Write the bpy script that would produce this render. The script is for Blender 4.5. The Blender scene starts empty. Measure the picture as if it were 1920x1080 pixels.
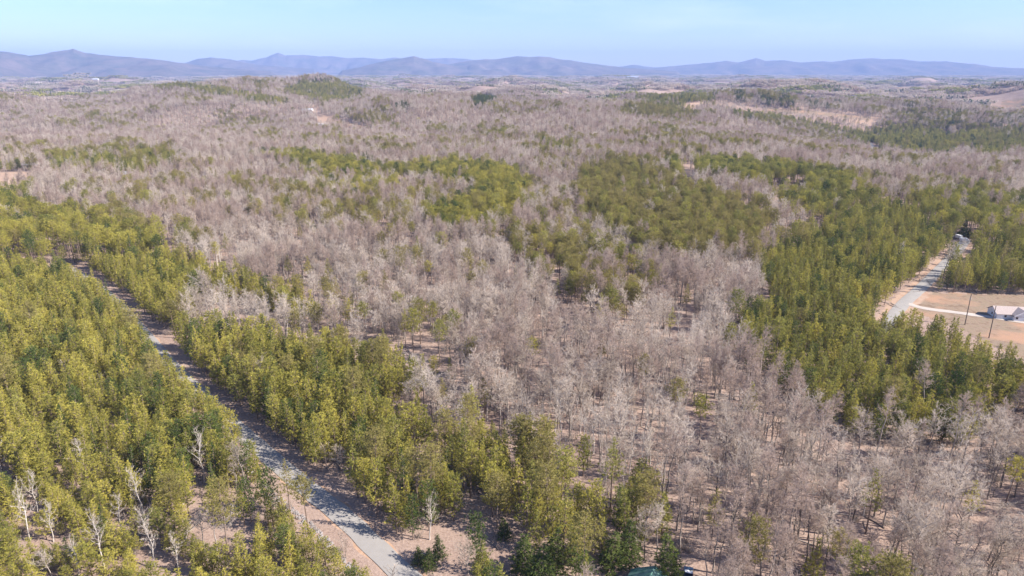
import bpy, math, random
import numpy as np
from mathutils import Vector, Matrix

# ------------------------------------------------------------------ camera, sky, sun, exposure
SC = bpy.context.scene
COL = SC.collection
CAM_H = 100.0
PITCH = math.radians(17.72)
F = 1280.0                                   # focal length in pixels of the 1920 px wide frame
cam_d = bpy.data.cameras.new('camera')
cam = bpy.data.objects.new('camera', cam_d); COL.objects.link(cam)
cam.location = (0, 0, CAM_H)
cam.rotation_euler = (math.pi / 2 - PITCH, 0, 0)
cam_d.sensor_width = 36.0; cam_d.lens = 24.0
cam_d.clip_start = 1.0; cam_d.clip_end = 120000.0
SC.camera = cam

SUN_EL, SUN_AZ = math.radians(37), math.radians(104)     # azimuth clockwise from +Y
w = bpy.data.worlds.new('World'); SC.world = w; w.use_nodes = True
nt = w.node_tree; nt.nodes.clear()
sky = nt.nodes.new('ShaderNodeTexSky'); sky.sky_type = 'NISHITA'; sky.sun_disc = False
sky.sun_elevation = SUN_EL; sky.sun_rotation = SUN_AZ
sky.altitude = 300; sky.air_density = 1.0; sky.dust_density = 0.25; sky.ozone_density = 3.0
bg = nt.nodes.new('ShaderNodeBackground'); bg.inputs[1].default_value = 0.080
wo = nt.nodes.new('ShaderNodeOutputWorld')
tint = nt.nodes.new('ShaderNodeMix'); tint.data_type = 'RGBA'; tint.blend_type = 'MULTIPLY'; tint.inputs[0].default_value = 1.0
tint.inputs[7].default_value = (0.76, 0.83, 1.06, 1)
nt.links.new(sky.outputs[0], tint.inputs[6]); 
# thin high cirrus: streaky noise over the sky directions, faint
tc_ = nt.nodes.new('ShaderNodeTexCoord'); mp_ = nt.nodes.new('ShaderNodeMapping'); mp_.inputs['Scale'].default_value = (1.5, 1.5, 9.0); mp_.inputs['Rotation'].default_value = (0.1, 0.15, 0.3)
nz_ = nt.nodes.new('ShaderNodeTexNoise'); nz_.inputs['Scale'].default_value = 2.2; nz_.inputs['Detail'].default_value = 6; nz_.inputs['Roughness'].default_value = 0.6
mr_ = nt.nodes.new('ShaderNodeMapRange'); mr_.inputs[1].default_value = 0.48; mr_.inputs[2].default_value = 0.8; mr_.inputs[4].default_value = 0.22
cl_ = nt.nodes.new('ShaderNodeMix'); cl_.data_type = 'RGBA'; cl_.inputs[7].default_value = (7.5, 7.9, 8.6, 1)
nt.links.new(tc_.outputs['Generated'], mp_.inputs[0]); nt.links.new(mp_.outputs[0], nz_.inputs[0]); nt.links.new(nz_.outputs[0], mr_.inputs[0]); nt.links.new(mr_.outputs[0], cl_.inputs[0])
nt.links.new(tint.outputs[2], cl_.inputs[6]); nt.links.new(cl_.outputs[2], bg.inputs[0]); nt.links.new(bg.outputs[0], wo.inputs[0])

sd = bpy.data.lights.new('sun', 'SUN'); sd.energy = 5.0; sd.angle = math.radians(0.5); sd.color = (1.0, 0.93, 0.84)
so = bpy.data.objects.new('sun', sd); COL.objects.link(so)
SUN_DIR = Vector((math.sin(SUN_AZ) * math.cos(SUN_EL), math.cos(SUN_AZ) * math.cos(SUN_EL), math.sin(SUN_EL)))
so.rotation_euler = SUN_DIR.to_track_quat('Z', 'Y').to_euler(); so.location = SUN_DIR * 900

SC.view_settings.view_transform = 'Standard'; SC.view_settings.look = 'None'
SC.view_settings.exposure = 1.33; SC.view_settings.gamma = 1.0
cy = SC.cycles
cy.max_bounces = 5; cy.diffuse_bounces = 2; cy.glossy_bounces = 1; cy.transmission_bounces = 3; cy.volume_bounces = 0
cy.transparent_max_bounces = 4; cy.use_denoising = True; cy.caustics_reflective = False; cy.caustics_refractive = False
SC.render.use_persistent_data = False

rng = np.random.default_rng(7)
rnd = random.Random(11)

# ------------------------------------------------------------------ helpers
def tag(o, label=None, cat=None, group=None, kind=None):
    if label: o['label'] = label
    if cat: o['category'] = cat
    if group: o['group'] = group
    if kind: o['kind'] = kind
    return o

def mat(name, build, *a, **k):
    m = bpy.data.materials.new(name); m.use_nodes = True
    n = m.node_tree; n.nodes.clear()
    out = n.nodes.new('ShaderNodeOutputMaterial')
    n.links.new(build(n, *a, **k), out.inputs[0])
    return m

def nd(n, t, **k):
    x = n.nodes.new(t)
    for a, b in k.items(): setattr(x, a, b)
    return x

def ramp(n, src, stops):
    r = nd(n, 'ShaderNodeValToRGB'); n.links.new(src, r.inputs[0])
    el = r.color_ramp.elements
    while len(el) < len(stops): el.new(0.5)
    for e, (p, c) in zip(el, stops): e.position = p; e.color = (*c, 1)
    return r.outputs[0]

def mixc(n, fac, a, b, mode='MIX'):
    m = nd(n, 'ShaderNodeMix', data_type='RGBA', blend_type=mode)
    for i, v in ((0, fac), (6, a), (7, b)):
        if isinstance(v, (int, float)): m.inputs[i].default_value = v
        elif isinstance(v, tuple): m.inputs[i].default_value = (*v, 1)
        else: n.links.new(v, m.inputs[i])
    return m.outputs[2]

def noise(n, scale, detail=3, rough=0.5, coords=None, vec=None):
    t = nd(n, 'ShaderNodeTexNoise'); t.inputs['Scale'].default_value = scale
    t.inputs['Detail'].default_value = detail; t.inputs['Roughness'].default_value = rough
    if vec is not None: n.links.new(vec, t.inputs['Vector'])
    else:
        c = nd(n, 'ShaderNodeNewGeometry'); n.links.new(c.outputs['Position'], t.inputs['Vector'])
    return t.outputs['Fac']

def diffuse(n, col, rough=0.9):
    d = nd(n, 'ShaderNodeBsdfDiffuse')
    if isinstance(col, tuple): d.inputs[0].default_value = (*col, 1)
    else: n.links.new(col, d.inputs[0])
    return d.outputs[0]

def plain(n, col, var=0.12, scale=1.5, rough=0.7, spec=0.3):
    """a painted or weathered surface: base colour with fine blotches and some gloss"""
    f = noise(n, scale, 4, 0.6)
    a = tuple(c * (1 - var) for c in col); b = tuple(min(1, c * (1 + var)) for c in col)
    c = ramp(n, f, [(0.3, a), (0.7, b)])
    p = nd(n, 'ShaderNodeBsdfPrincipled'); n.links.new(c, p.inputs['Base Color'])
    p.inputs['Roughness'].default_value = rough
    p.inputs['Specular IOR Level'].default_value = spec
    return p.outputs[0]

def ribbed(n, col, scale, axis='X', var=0.25, rough=0.5):
    """sheet metal or lap siding: thin repeated seams along one axis of the object"""
    tc = nd(n, 'ShaderNodeTexCoord')
    wv = nd(n, 'ShaderNodeTexWave', wave_type='BANDS', bands_direction=axis); wv.inputs['Scale'].default_value = scale
    n.links.new(tc.outputs['Object'], wv.inputs['Vector'])
    c = ramp(n, wv.outputs['Fac'], [(0.0, tuple(x * (1 - var) for x in col)), (0.25, col), (1.0, col)])
    f = noise(n, 0.8, 3)
    c = mixc(n, 0.12, c, ramp(n, f, [(0.3, (0.05, 0.05, 0.05)), (0.7, (0.9, 0.9, 0.9))]))
    p = nd(n, 'ShaderNodeBsdfPrincipled'); n.links.new(c, p.inputs['Base Color']); p.inputs['Roughness'].default_value = rough
    return p.outputs[0]

def foliage(n, dark, light, trans=0.25):
    oi = nd(n, 'ShaderNodeObjectInfo'); at = nd(n, 'ShaderNodeAttribute'); at.attribute_name = 'tone'
    mx = nd(n, 'ShaderNodeMath', operation='MULTIPLY_ADD')
    n.links.new(at.outputs['Fac'], mx.inputs[0]); mx.inputs[1].default_value = 0.5
    m2 = nd(n, 'ShaderNodeMath', operation='MULTIPLY'); n.links.new(oi.outputs['Random'], m2.inputs[0]); m2.inputs[1].default_value = 0.5
    n.links.new(m2.outputs[0], mx.inputs[2])
    c = mixc(n, mx.outputs[0], dark, light)
    d = nd(n, 'ShaderNodeBsdfDiffuse'); t = nd(n, 'ShaderNodeBsdfTranslucent')
    n.links.new(c, d.inputs[0]); n.links.new(c, t.inputs[0])
    s = nd(n, 'ShaderNodeMixShader'); s.inputs[0].default_value = trans
    n.links.new(d.outputs[0], s.inputs[1]); n.links.new(t.outputs[0], s.inputs[2])
    return s.outputs[0]

def barkmat(n, dark, light, scale=3.0):
    oi = nd(n, 'ShaderNodeObjectInfo')
    c = mixc(n, oi.outputs['Random'], dark, light)
    f = noise(n, scale, 2)
    c2 = mixc(n, 0.35, c, ramp(n, f, [(0.35, tuple(x * 0.55 for x in dark)), (0.65, light)]))
    return diffuse(n, c2)

M = {}
M['pine_yellow'] = mat('yellow green pine needles', foliage, (0.12, 0.14, 0.035), (0.62, 0.53, 0.115), 0.36)
M['pine_mid'] = mat('green pine needles', foliage, (0.10, 0.125, 0.038), (0.51, 0.46, 0.115), 0.36)
M['pine_olive'] = mat('olive brown pine needles', foliage, (0.18, 0.165, 0.055), (0.45, 0.38, 0.13), 0.40)
M['pine_dark'] = mat('dark green needles', foliage, (0.045, 0.075, 0.025), (0.16, 0.19, 0.05), 0.25)
M['bark_pine'] = mat('pine bark', barkmat, (0.16, 0.11, 0.085), (0.30, 0.23, 0.19))
M['bark_grey'] = mat('grey bark', barkmat, (0.13, 0.105, 0.09), (0.38, 0.325, 0.29))
M['bark_white'] = mat('white bark', barkmat, (0.40, 0.355, 0.32), (0.58, 0.525, 0.475))
M['twig_grey'] = mat('bare grey twigs', foliage, (0.37, 0.305, 0.25), (0.66, 0.56, 0.465), 0.38)
M['twig_pale'] = mat('bare pale twigs', foliage, (0.45, 0.38, 0.32), (0.76, 0.655, 0.55), 0.36)
M['twig_brown'] = mat('bare brown twigs', foliage, (0.31, 0.23, 0.19), (0.57, 0.45, 0.375), 0.38)

# ------------------------------------------------------------------ picture geometry: rays through photograph points
cp, sp = math.cos(PITCH), math.sin(PITCH)
def ray(px, py):
    px = np.asarray(px, float); py = np.asarray(py, float)
    u = (px - 960) / F; v = -(py - 540) / F
    return np.stack([u, cp + v * sp, -sp + v * cp], -1)     # forward (0,cp,-sp), up (0,sp,cp)

def project(x, y, z):
    dz = z - CAM_H
    d = y * cp - dz * sp; up = y * sp + dz * cp
    d = np.maximum(d, 1e-3)
    return 960 + F * x / d, 540 - F * up / d, d

# ------------------------------------------------------------------ terrain height
_wr = np.random.default_rng(21)
_WV = []
for lam, amp in [(2300, 12), (1700, 10), (1250, 9), (930, 8), (760, 6.5), (610, 5.5), (480, 4.5), (370, 3.4), (300, 2.6), (230, 1.9), (180, 1.2)]:
    for q in range(2):
        a = _wr.uniform(0, math.pi); _WV.append((2 * math.pi / lam * math.cos(a), 2 * math.pi / lam * math.sin(a), _wr.uniform(0, 6.28), amp * 0.8))
def _hump(px, y0, top, sx, sy, rot=0.0):
    """a hill whose crest shows at photograph column px, y0 metres out"""
    return (float((px - 960) / F * y0 / cp), y0, top, sx, sy, rot)
HUMPS = [_hump(390, 2150, 46, 420, 330), _hump(180, 2500, 20, 400, 400), _hump(620, 2550, 40, 260, 300),
         _hump(880, 1750, 24, 210, 200), _hump(1030, 1500, 22, 200, 260, 0.5), _hump(1180, 1750, 15, 260, 200),
         _hump(1330, 1950, 42, 330, 300), _hump(1560, 1750, 14, 420, 160), _hump(1500, 3000, 42, 420, 330),
         _hump(1960, 2350, 55, 500, 420), _hump(830, 3300, 22, 420, 300), _hump(1060, 2900, 20, 400, 300),
         _hump(1800, 1250, -22, 300, 300), _hump(1660, 1000, -14, 150, 330), _hump(1300, 1150, 6, 300, 200),
         _hump(560, 1400, 6, 300, 250), _hump(1900, 600, -8, 150, 200)]
def H(x, y):
    x = np.asarray(x, float); y = np.asarray(y, float)
    r = np.sqrt(x * x + y * y)
    a = np.clip((r - 250) / 2200, 0, 1) ** 1.1 * 1.15 + 0.06
    far = np.clip((r - 9000) / 6000, 0, 1)
    h = np.zeros_like(r)
    for kx, ky, ph, am in _WV:
        s = np.sin(kx * x + ky * y + ph)
        h += am * (0.55 * s + 0.45 * (1 - 2 * np.abs(np.sin(0.5 * (kx * y - ky * x) + ph * 1.7)))) * (1 + (1.3 * np.clip((r - 800) / 700, 0, 1) if 200 < 6.2832 / math.hypot(kx, ky) < 700 else 0))
    h = h * 0.62 * (1 + 0.8 * np.clip((r - 900) / 900, 0, 1)) * a * (1 - 0.8 * far)
    for cx, cyy, t, sx, sy, rot in HUMPS:
        dx = x - cx; dy = y - cyy
        c, s = math.cos(rot), math.sin(rot)
        h += (1.25 if cyy > 1200 else 1) * t * np.exp(-((dx * c + dy * s) / sx) ** 2 - ((dy * c - dx * s) / sy) ** 2)
    return h - 2.0 - 8 * np.clip((r - 4000) / 6000, 0, 1)

def ground_at(px, py, lift=0.0):
    """the ground point seen at a photograph point (lift: the height above ground that shows there)"""
    d = ray(px, py); best = None
    ts = 90 * 1.01 ** np.arange(0, 520)
    P = d[None, :] * ts[:, None]
    g = P[:, 2] + CAM_H - H(P[:, 0], P[:, 1]) - lift
    k = np.argmax(g < 0) if (g < 0).any() else len(ts) - 1
    a, b = ts[max(k - 1, 0)], ts[k]
    for _ in range(30):
        m = (a + b) / 2; p = d * m
        if p[2] + CAM_H - float(H(p[0], p[1])) - lift < 0: b = m
        else: a = m
    p = d * a
    return float(p[0]), float(p[1]), float(H(p[0], p[1]))

def inpoly(px, py, poly):
    ins = np.zeros(px.shape, bool); n = len(poly)
    for i in range(n):
        x1, y1 = poly[i]; x2, y2 = poly[(i + 1) % n]
        if y1 == y2: continue
        c = ((y1 > py) != (y2 > py)) & (px < (x2 - x1) * (py - y1) / (y2 - y1) + x1)
        ins ^= c
    return ins

def vnoise(x, y, s, seed=0):
    """cheap smooth noise in 0..1"""
    r = np.random.default_rng(seed); o = np.zeros_like(x)
    for _ in range(6):
        a = r.uniform(0, 6.28); k = 2 * math.pi / s * r.uniform(0.6, 1.7)
        o += np.sin(k * (x * math.cos(a) + y * math.sin(a)) + r.uniform(0, 6.28))
    return np.clip(0.5 + o / 6.0, 0, 1)

# ------------------------------------------------------------------ where things stand (traced on the photograph, laid on the ground)
# pine stands: outline of the crowns, density, height, tone (0 yellow, 1 green, 2 olive, 3 dark), stand name
STANDS = [
 ('west plantation', [(-500,455),(0,468),(60,475),(110,495),(165,520),(206,552),(246,592),(294,642),(344,692),(406,750),(452,800),(484,850),(500,905),(480,935),(380,930),(330,945),(250,900),(120,880),(-60,860),(-500,860)], 0.97, 11.5, 0),
 ('lower plantation', [(-500,860),(-60,860),(120,880),(250,900),(330,945),(360,1010),(420,1040),(480,1000),(520,935),(560,960),(590,1005),(640,1040),(700,1100),(760,1250),(-500,1250)], 0.93, 8.6, 0),
 ('tall ridge pines', [(-400,345),(0,350),(40,360),(75,380),(78,398),(130,395),(190,405),(292,438),(290,462),(170,462),(0,462),(-400,450)], 0.62, 18, 0),
 ('upper roadside strip', [(95,462),(200,462),(300,468),(345,470),(400,492),(450,512),(500,532),(560,548),(610,572),(632,592),(600,588),(540,562),(470,548),(400,530),(360,535),(345,578),(322,602),(300,612),(270,590),(235,548),(195,505)], 0.92, 13, 0),
 ('middle roadside stand', [(325,602),(400,606),(500,618),(560,622),(635,636),(700,642),(740,662),(782,692),(765,722),(715,748),(700,790),(640,800),(600,830),(560,850),(500,805),(430,755),(385,720),(345,665)], 0.93, 14, 0),
 ('lower roadside stand', [(560,850),(600,830),(640,800),(700,790),(725,762),(800,772),(822,800),(860,805),(930,792),(1010,832),(1060,872),(1100,852),(1130,932),(1150,960),(1060,975),(940,960),(870,965),(790,985),(740,985),(700,955),(640,900)], 0.74, 13, 0),
 ('pines behind the green roof', [(900,1000),(940,965),(1060,980),(1150,960),(1185,880),(1225,960),(1262,905),(1265,965),(1205,1000),(1190,1010),(1140,1010),(1110,1100),(1050,1250),(840,1250),(870,1060)], 0.88, 12, 1),
 ('east stand', [(1480,432),(1560,400),(1640,378),(1700,375),(1758,410),(1790,440),(1765,480),(1705,530),(1672,570),(1740,602),(1800,624),(1870,654),(1902,672),(1935,705),(1885,745),(1820,792),(1700,790),(1560,770),(1512,742),(1495,700),(1400,655),(1368,620),(1400,580),(1452,540),(1420,500),(1440,472)], 0.88, 12, 1),
 ('olive stand', [(1090,322),(1180,302),(1290,342),(1380,372),(1442,402),(1440,440),(1385,462),(1330,462),(1270,468),(1210,462),(1140,415),(1078,380)], 0.78, 17, 2),
 ('central stand', [(735,312),(830,300),(960,314),(987,342),(980,372),(958,402),(900,424),(842,434),(800,402),(830,382),(895,366),(890,346),(842,338),(742,326)], 0.88, 16, 0),
 ('thin strip', [(480,285),(560,285),(640,302),(742,320),(742,330),(640,322),(555,302)], 0.92, 17, 0),
 ('thin strip', [(642,296),(690,294),(702,306),(652,308)], 0.9, 13, 3),
 ('thinned central wood', [(540,305),(640,315),(740,332),(760,350),(720,360),(650,372),(590,350)], 0.5, 15, 0),
 ('thinned central wood', [(500,375),(580,350),(720,360),(800,345),(830,385),(740,410),(640,420),(520,420)], 0.26, 16, 2),
 ('barn strip', [(80,297),(160,280),(332,280),(325,302),(250,322),(160,312),(100,320)], 0.6, 13, 1),
 ('barn strip', [(-100,300),(48,300),(50,322),(-100,324)], 0.5, 11, 1),
 ('far right strip', [(1240,300),(1340,298),(1452,306),(1560,322),(1625,342),(1600,362),(1540,357),(1500,350),(1440,340),(1340,326),(1268,322)], 0.95, 17, 1),
 ('upper east wood', [(1430,345),(1560,352),(1700,370),(1800,360),(1990,380),(1990,440),(1840,450),(1790,432),(1640,390),(1500,400)], 0.62, 16, 1),
 ('house side wood', [(1762,532),(1782,498),(1802,470),(1850,440),(1990,430),(2050,540),(1850,548)], 0.85, 12, 1),
 ('field edge belt', [(1365,207),(1450,212),(1530,228),(1600,242),(1700,232),(1772,245),(1802,265),(1790,287),(1740,292),(1690,282),(1640,276),(1600,266),(1560,246),(1480,226),(1380,216)], 0.95, 14, 1),
 ('far east belt', [(1790,242),(1920,235),(2100,240),(2100,275),(1900,285),(1860,297),(1830,282),(1798,266)], 0.85, 14, 1),
 ('far plateau pines', [(1190,180),(1262,172),(1335,175),(1342,192),(1262,196),(1200,192)], 0.75, 14, 1),
 ('far plateau pines', [(1155,206),(1190,198),(1300,198),(1305,214),(1230,224),(1168,216)], 0.6, 14, 2),
 ('far ridge pines', [(250,160),(342,156),(402,164),(452,170),(542,188),(522,193),(440,182),(362,168)], 0.85, 14, 1),
 ('far ridge pines', [(528,166),(580,155),(642,152),(692,160),(672,182),(612,192),(562,182)], 0.85, 14, 1),
 ('far ridge pines', [(884,186),(910,177),(932,183),(922,196),(890,199)], 0.95, 13, 3),
 ('valley row', [(860,266),(932,272),(930,281),(865,278)], 0.55, 14, 1),
 ('valley row', [(1008,262),(1086,264),(1085,281),(1010,278)], 0.7, 14, 1),
 ('valley row', [(735,192),(778,194),(776,207),(736,204)], 0.5, 13, 3),
 ('valley row', [(655,203),(725,208),(730,222),(690,240),(655,225)], 0.35, 13, 2),
 ('mixed middle wood', [(950,440),(1060,430),(1180,470),(1240,520),(1180,585),(1080,580),(1030,530),(960,490)], 0.42, 16, 2),
 ('mixed middle wood', [(980,292),(1240,296),(1240,330),(1090,330),(990,330)], 0.33, 14, 2),
 ('eastern valley wood', [(1640,290),(1760,300),(1920,340),(1990,380),(1700,370),(1640,345)], 0.22, 13, 1),
 ('eastern valley wood', [(1240,140),(1990,140),(1990,200),(1700,190),(1500,200),(1340,180)], 0.22, 14, 3),
 ('eastern valley wood', [(1700,192),(1840,208),(1990,215),(1990,235),(1800,238),(1700,228)], 0.3, 14, 3),
 ('northern mixed wood', [(-300,140),(1240,140),(1240,168),(700,160),(250,158),(-300,200)], 0.12, 14, 3),
 ('open hardwoods', [(0,0),(1,0),(1,1)], 0.1, 17, 2),
]
CLEAR = {   # openings in the woods, by kind of ground
 'clay': [[(-200,325),(74,322),(82,332),(40,345),(0,351),(-200,360)], [(592,216),(632,218),(632,232),(600,236)], [(1275,196),(1312,192),(1330,196),(1290,202)], [(1590,221),(1652,222),(1640,232),(1595,230)]],
 'field': [[(1694,570),(1712,553),(1745,548),(1850,551),(1990,556),(2250,600),(2300,760),(1980,700),(1925,680),(1890,660),(1800,618),(1740,596),(1690,580)],
           [(1312,192),(1400,199),(1500,207),(1600,215),(1640,221),(1635,229),(1560,221),(1500,213),(1400,204),(1325,197)],
           [(1836,202),(1882,193),(1920,190),(2100,190),(2100,206),(1870,209)], [(632,222),(690,236),(690,242),(640,236)],
           [(1660,158),(1770,158),(1770,164),(1680,165)], [(1410,162),(1490,163),(1490,166),(1410,166)]],
 'litter': [[(1432,366),(1450,352),(1502,350),(1517,360),(1470,371)], [(375,953),(430,955),(470,968),(468,985),(420,985),(385,972)],[(432,1000),(470,1002),(470,1028),(440,1028)],
            [(835,960),(905,962),(930,975),(902,1012),(830,1015),(812,990)], [(1125,1058),(1160,1040),(1300,1046),(1330,1085),(1300,1250),(1100,1250)],
            [(225,335),(295,328),(300,338),(230,343)], [(748,330),(812,329),(812,336),(748,337)], [(1270,318),(1310,326),(1300,345),(1272,335)],
            [(580,205),(602,205),(602,212),(580,212)]],
}
# road centre lines
def path_pts(pts, step=2.0):
    g = [ground_at(*p)[:2] for p in pts]
    # Catmull-Rom through the traced points, resampled every `step` metres
    g = [tuple(2 * np.array(g[0]) - np.array(g[1]))] + g + [tuple(2 * np.array(g[-1]) - np.array(g[-2]))]
    out = []
    for i in range(1, len(g) - 2):
        p0, p1, p2, p3 = (np.array(g[i + k]) for k in (-1, 0, 1, 2))
        n = max(2, int(np.linalg.norm(p2 - p1) / step))
        for j in range(n):
            t = j / n
            out.append(0.5 * (2 * p1 + (p2 - p0) * t + (2 * p0 - 5 * p1 + 4 * p2 - p3) * t * t + (3 * p1 - p0 - 3 * p2 + p3) * t ** 3))
    out.append(np.array(g[-2]))
    return np.array(out)

R_MAIN = path_pts([(118,500),(146,514),(186,541),(222,573),(248,601),(286,646),(328,693),(383,746),(428,789),(490,843),(565,907),(640,966),(690,1013),(731,1053),(775,1095),(850,1160)])
R_EAST = path_pts([(1655,625),(1672,598),(1694,570),(1722,545),(1748,519),(1775,492),(1795,471),(1810,452)])
R_DRIVE = path_pts([(1697,567),(1722,576),(1760,582),(1830,591),(1880,598),(1920,604),(1990,612)])
R_VALLEY = path_pts([(1628,268),(1640,288),(1652,305),(1672,322),(1700,330)], 4)

def dist_to(x, y, P):
    d = np.full(x.shape, 1e9); side = np.zeros(x.shape)
    for a, b in zip(P[:-1:2], P[2::2]):
        ab = b - a; L = (ab ** 2).sum() + 1e-9
        t = np.clip(((x - a[0]) * ab[0] + (y - a[1]) * ab[1]) / L, 0, 1)
        dx = x - a[0] - t * ab[0]; dy = y - a[1] - t * ab[1]; q = np.hypot(dx, dy)
        m = q < d; d[m] = q[m]; side[m] = (ab[0] * dy - ab[1] * dx)[m]
    return d, side

# ------------------------------------------------------------------ ground sheet
def new_mesh(name, V, Fc, mats=(), midx=None, tone=None, smooth=False):
    """V (n,3) array, Fc: (m,3)/(m,4) array or list of such arrays"""
    me = bpy.data.meshes.new(name)
    Fl = Fc if isinstance(Fc, list) else [Fc]
    Fl = [np.asarray(f, np.int32) for f in Fl if len(f)]
    nl = sum(f.size for f in Fl); nf = sum(len(f) for f in Fl)
    me.vertices.add(len(V)); me.loops.add(nl); me.polygons.add(nf)
    me.vertices.foreach_set('co', np.asarray(V, np.float32).ravel())
    me.loops.foreach_set('vertex_index', np.concatenate([f.ravel() for f in Fl]))
    tot = np.concatenate([np.full(len(f), f.shape[1], np.int32) for f in Fl])
    me.polygons.foreach_set('loop_start', np.concatenate([[0], np.cumsum(tot)[:-1]]).astype(np.int32))
    for m in mats: me.materials.append(m)
    if midx is not None: me.polygons.foreach_set('material_index', np.asarray(midx, np.int32))
    if smooth: me.polygons.foreach_set('use_smooth', np.ones(nf, bool))
    me.update(calc_edges=True); me.validate()
    if tone is not None:
        a = me.attributes.new('tone', 'FLOAT', 'POINT'); a.data.foreach_set('value', np.asarray(tone, np.float32))
    return me

def link(name, me, parent=None, loc=None):
    o = bpy.data.objects.new(name, me); COL.objects.link(o)
    if parent is not None: o.parent = parent
    if loc is not None: o.location = loc
    return o

def ground_mat(n):
    at = lambda s: (lambda a: (setattr(a, 'attribute_name', s), a.outputs['Fac'])[1])(nd(n, 'ShaderNodeAttribute'))
    f1 = noise(n, 1.6, 6, 0.75); f2 = noise(n, 0.045, 4, 0.6); f3 = noise(n, 0.35, 4, 0.6)
    litter = ramp(n, f1, [(0.30, (0.12, 0.08, 0.06)), (0.48, (0.30, 0.215, 0.17)), (0.70, (0.47, 0.36, 0.29))])
    litter = mixc(n, 0.4, litter, ramp(n, f2, [(0.3, (0.20, 0.135, 0.11)), (0.7, (0.36, 0.275, 0.235))]))
    field = ramp(n, f3, [(0.3, (0.17, 0.12, 0.085)), (0.5, (0.255, 0.19, 0.14)), (0.72, (0.20, 0.165, 0.11))])
    field = mixc(n, ramp(n, f2, [(0.5, (0, 0, 0)), (0.64, (0.85, 0.85, 0.85))]), field, (0.37, 0.225, 0.15))
    clay = ramp(n, f3, [(0.3, (0.34, 0.215, 0.15)), (0.7, (0.40, 0.30, 0.23))])
    def edge(s):
        ad = nd(n, 'ShaderNodeMath', operation='ADD'); n.links.new(at(s), ad.inputs[0])
        sb = nd(n, 'ShaderNodeMath', operation='MULTIPLY_ADD'); n.links.new(f3, sb.inputs[0]); sb.inputs[1].default_value = 0.8; sb.inputs[2].default_value = -0.4
        n.links.new(sb.outputs[0], ad.inputs[1])
        return ramp(n, ad.outputs[0], [(0.4, (0, 0, 0)), (0.6, (1, 1, 1))])
    c = mixc(n, edge('field'), litter, field)
    c = mixc(n, edge('clay'), c, clay)
    b = nd(n, 'ShaderNodeBump'); b.inputs['Strength'].default_value = 0.5; b.inputs['Distance'].default_value = 0.25
    n.links.new(f1, b.inputs['Height'])
    d = nd(n, 'ShaderNodeBsdfDiffuse'); n.links.new(c, d.inputs[0]); n.links.new(b.outputs[0], d.inputs['Normal'])
    return d.outputs[0]
M['ground'] = mat('leaf litter and fields', ground_mat)

def build_ground():
    NA = 900; rs = [30.0]
    while rs[-1] < 42000: rs.append(rs[-1] * (1.012 if rs[-1] < 700 else 1.02 if rs[-1] < 6000 else 1.05))
    rs = np.array(rs)
    # dense where the camera looks, coarse behind
    t = np.linspace(-1, 1, NA)
    ang = math.pi / 2 + t * math.radians(52)
    rest = math.pi / 2 + np.radians(np.linspace(54, 306, 60))
    ang = np.concatenate([ang, rest]); n = len(ang)
    X = rs[:, None] * np.cos(ang)[None]; Y = rs[:, None] * np.sin(ang)[None]
    Z = H(X, Y)
    V = np.stack([X, Y, Z], -1).reshape(-1, 3); V = np.vstack([V, [[0, 0, float(H(0, 0))]]])
    i = np.arange(len(rs) - 1)[:, None]; j = np.arange(n)[None]; j2 = (j + 1) % n
    Q = np.stack([i * n + j, (i + 1) * n + j, (i + 1) * n + j2, i * n + j2], -1).reshape(-1, 4)
    jj = np.arange(n); T = np.stack([np.full(n, len(V) - 1), jj, (jj + 1) % n], -1)
    me = new_mesh('ground', V, [Q, T], [M['ground']], smooth=True)
    px, py, d = project(V[:, 0], V[:, 1], V[:, 2])
    front = V[:, 1] > 50
    for kind in ('field', 'clay'):
        a = np.zeros(len(V))
        for poly in CLEAR[kind]: a[inpoly(px, py, poly) & front] = 1
        if kind == 'clay':
            for P, w0 in ((R_MAIN, 3.0), (R_EAST, 5.5)):
                box = (V[:, 0] > P[:, 0].min() - 20) & (V[:, 0] < P[:, 0].max() + 20) & (V[:, 1] > P[:, 1].min() - 20) & (V[:, 1] < P[:, 1].max() + 20)
                dd, _ = dist_to(V[box, 0], V[box, 1], P)
                a[box] = np.maximum(a[box], np.clip(1.5 - dd / w0, 0, 0.85))
        at = me.attributes.new(kind, 'FLOAT', 'POINT'); at.data.foreach_set('value', a.astype(np.float32))
    tag(link('ground', me), 'leaf strewn forest floor with straw coloured fields and orange clay openings', 'ground', kind='structure')
build_ground()

def asphalt(n, col, stripes=True):
    f = noise(n, 6.0, 4, 0.7); g = noise(n, 0.25, 4, 0.65)
    c = ramp(n, f, [(0.3, tuple(x * 0.88 for x in col)), (0.7, tuple(x * 1.1 for x in col))])
    c = mixc(n, 0.3, c, ramp(n, g, [(0.35, tuple(x * 0.8 for x in col)), (0.65, tuple(x * 1.15 for x in col))]))
    p = nd(n, 'ShaderNodeBsdfPrincipled'); n.links.new(c, p.inputs['Base Color']); p.inputs['Roughness'].default_value = 0.85
    p.inputs['Specular IOR Level'].default_value = 0.25
    return p.outputs[0]
M['asphalt'] = mat('pale worn asphalt', asphalt, (0.285, 0.265, 0.245))
M['gravel'] = mat('pale gravel', asphalt, (0.42, 0.365, 0.32))
M['crack'] = mat('tar filled cracks', asphalt, (0.19, 0.18, 0.185))
M['clay'] = mat('orange clay shoulder', lambda n: diffuse(n, ramp(n, noise(n, 0.8, 4, 0.6), [(0.3, (0.34, 0.215, 0.145)), (0.7, (0.46, 0.31, 0.215))])))

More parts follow.
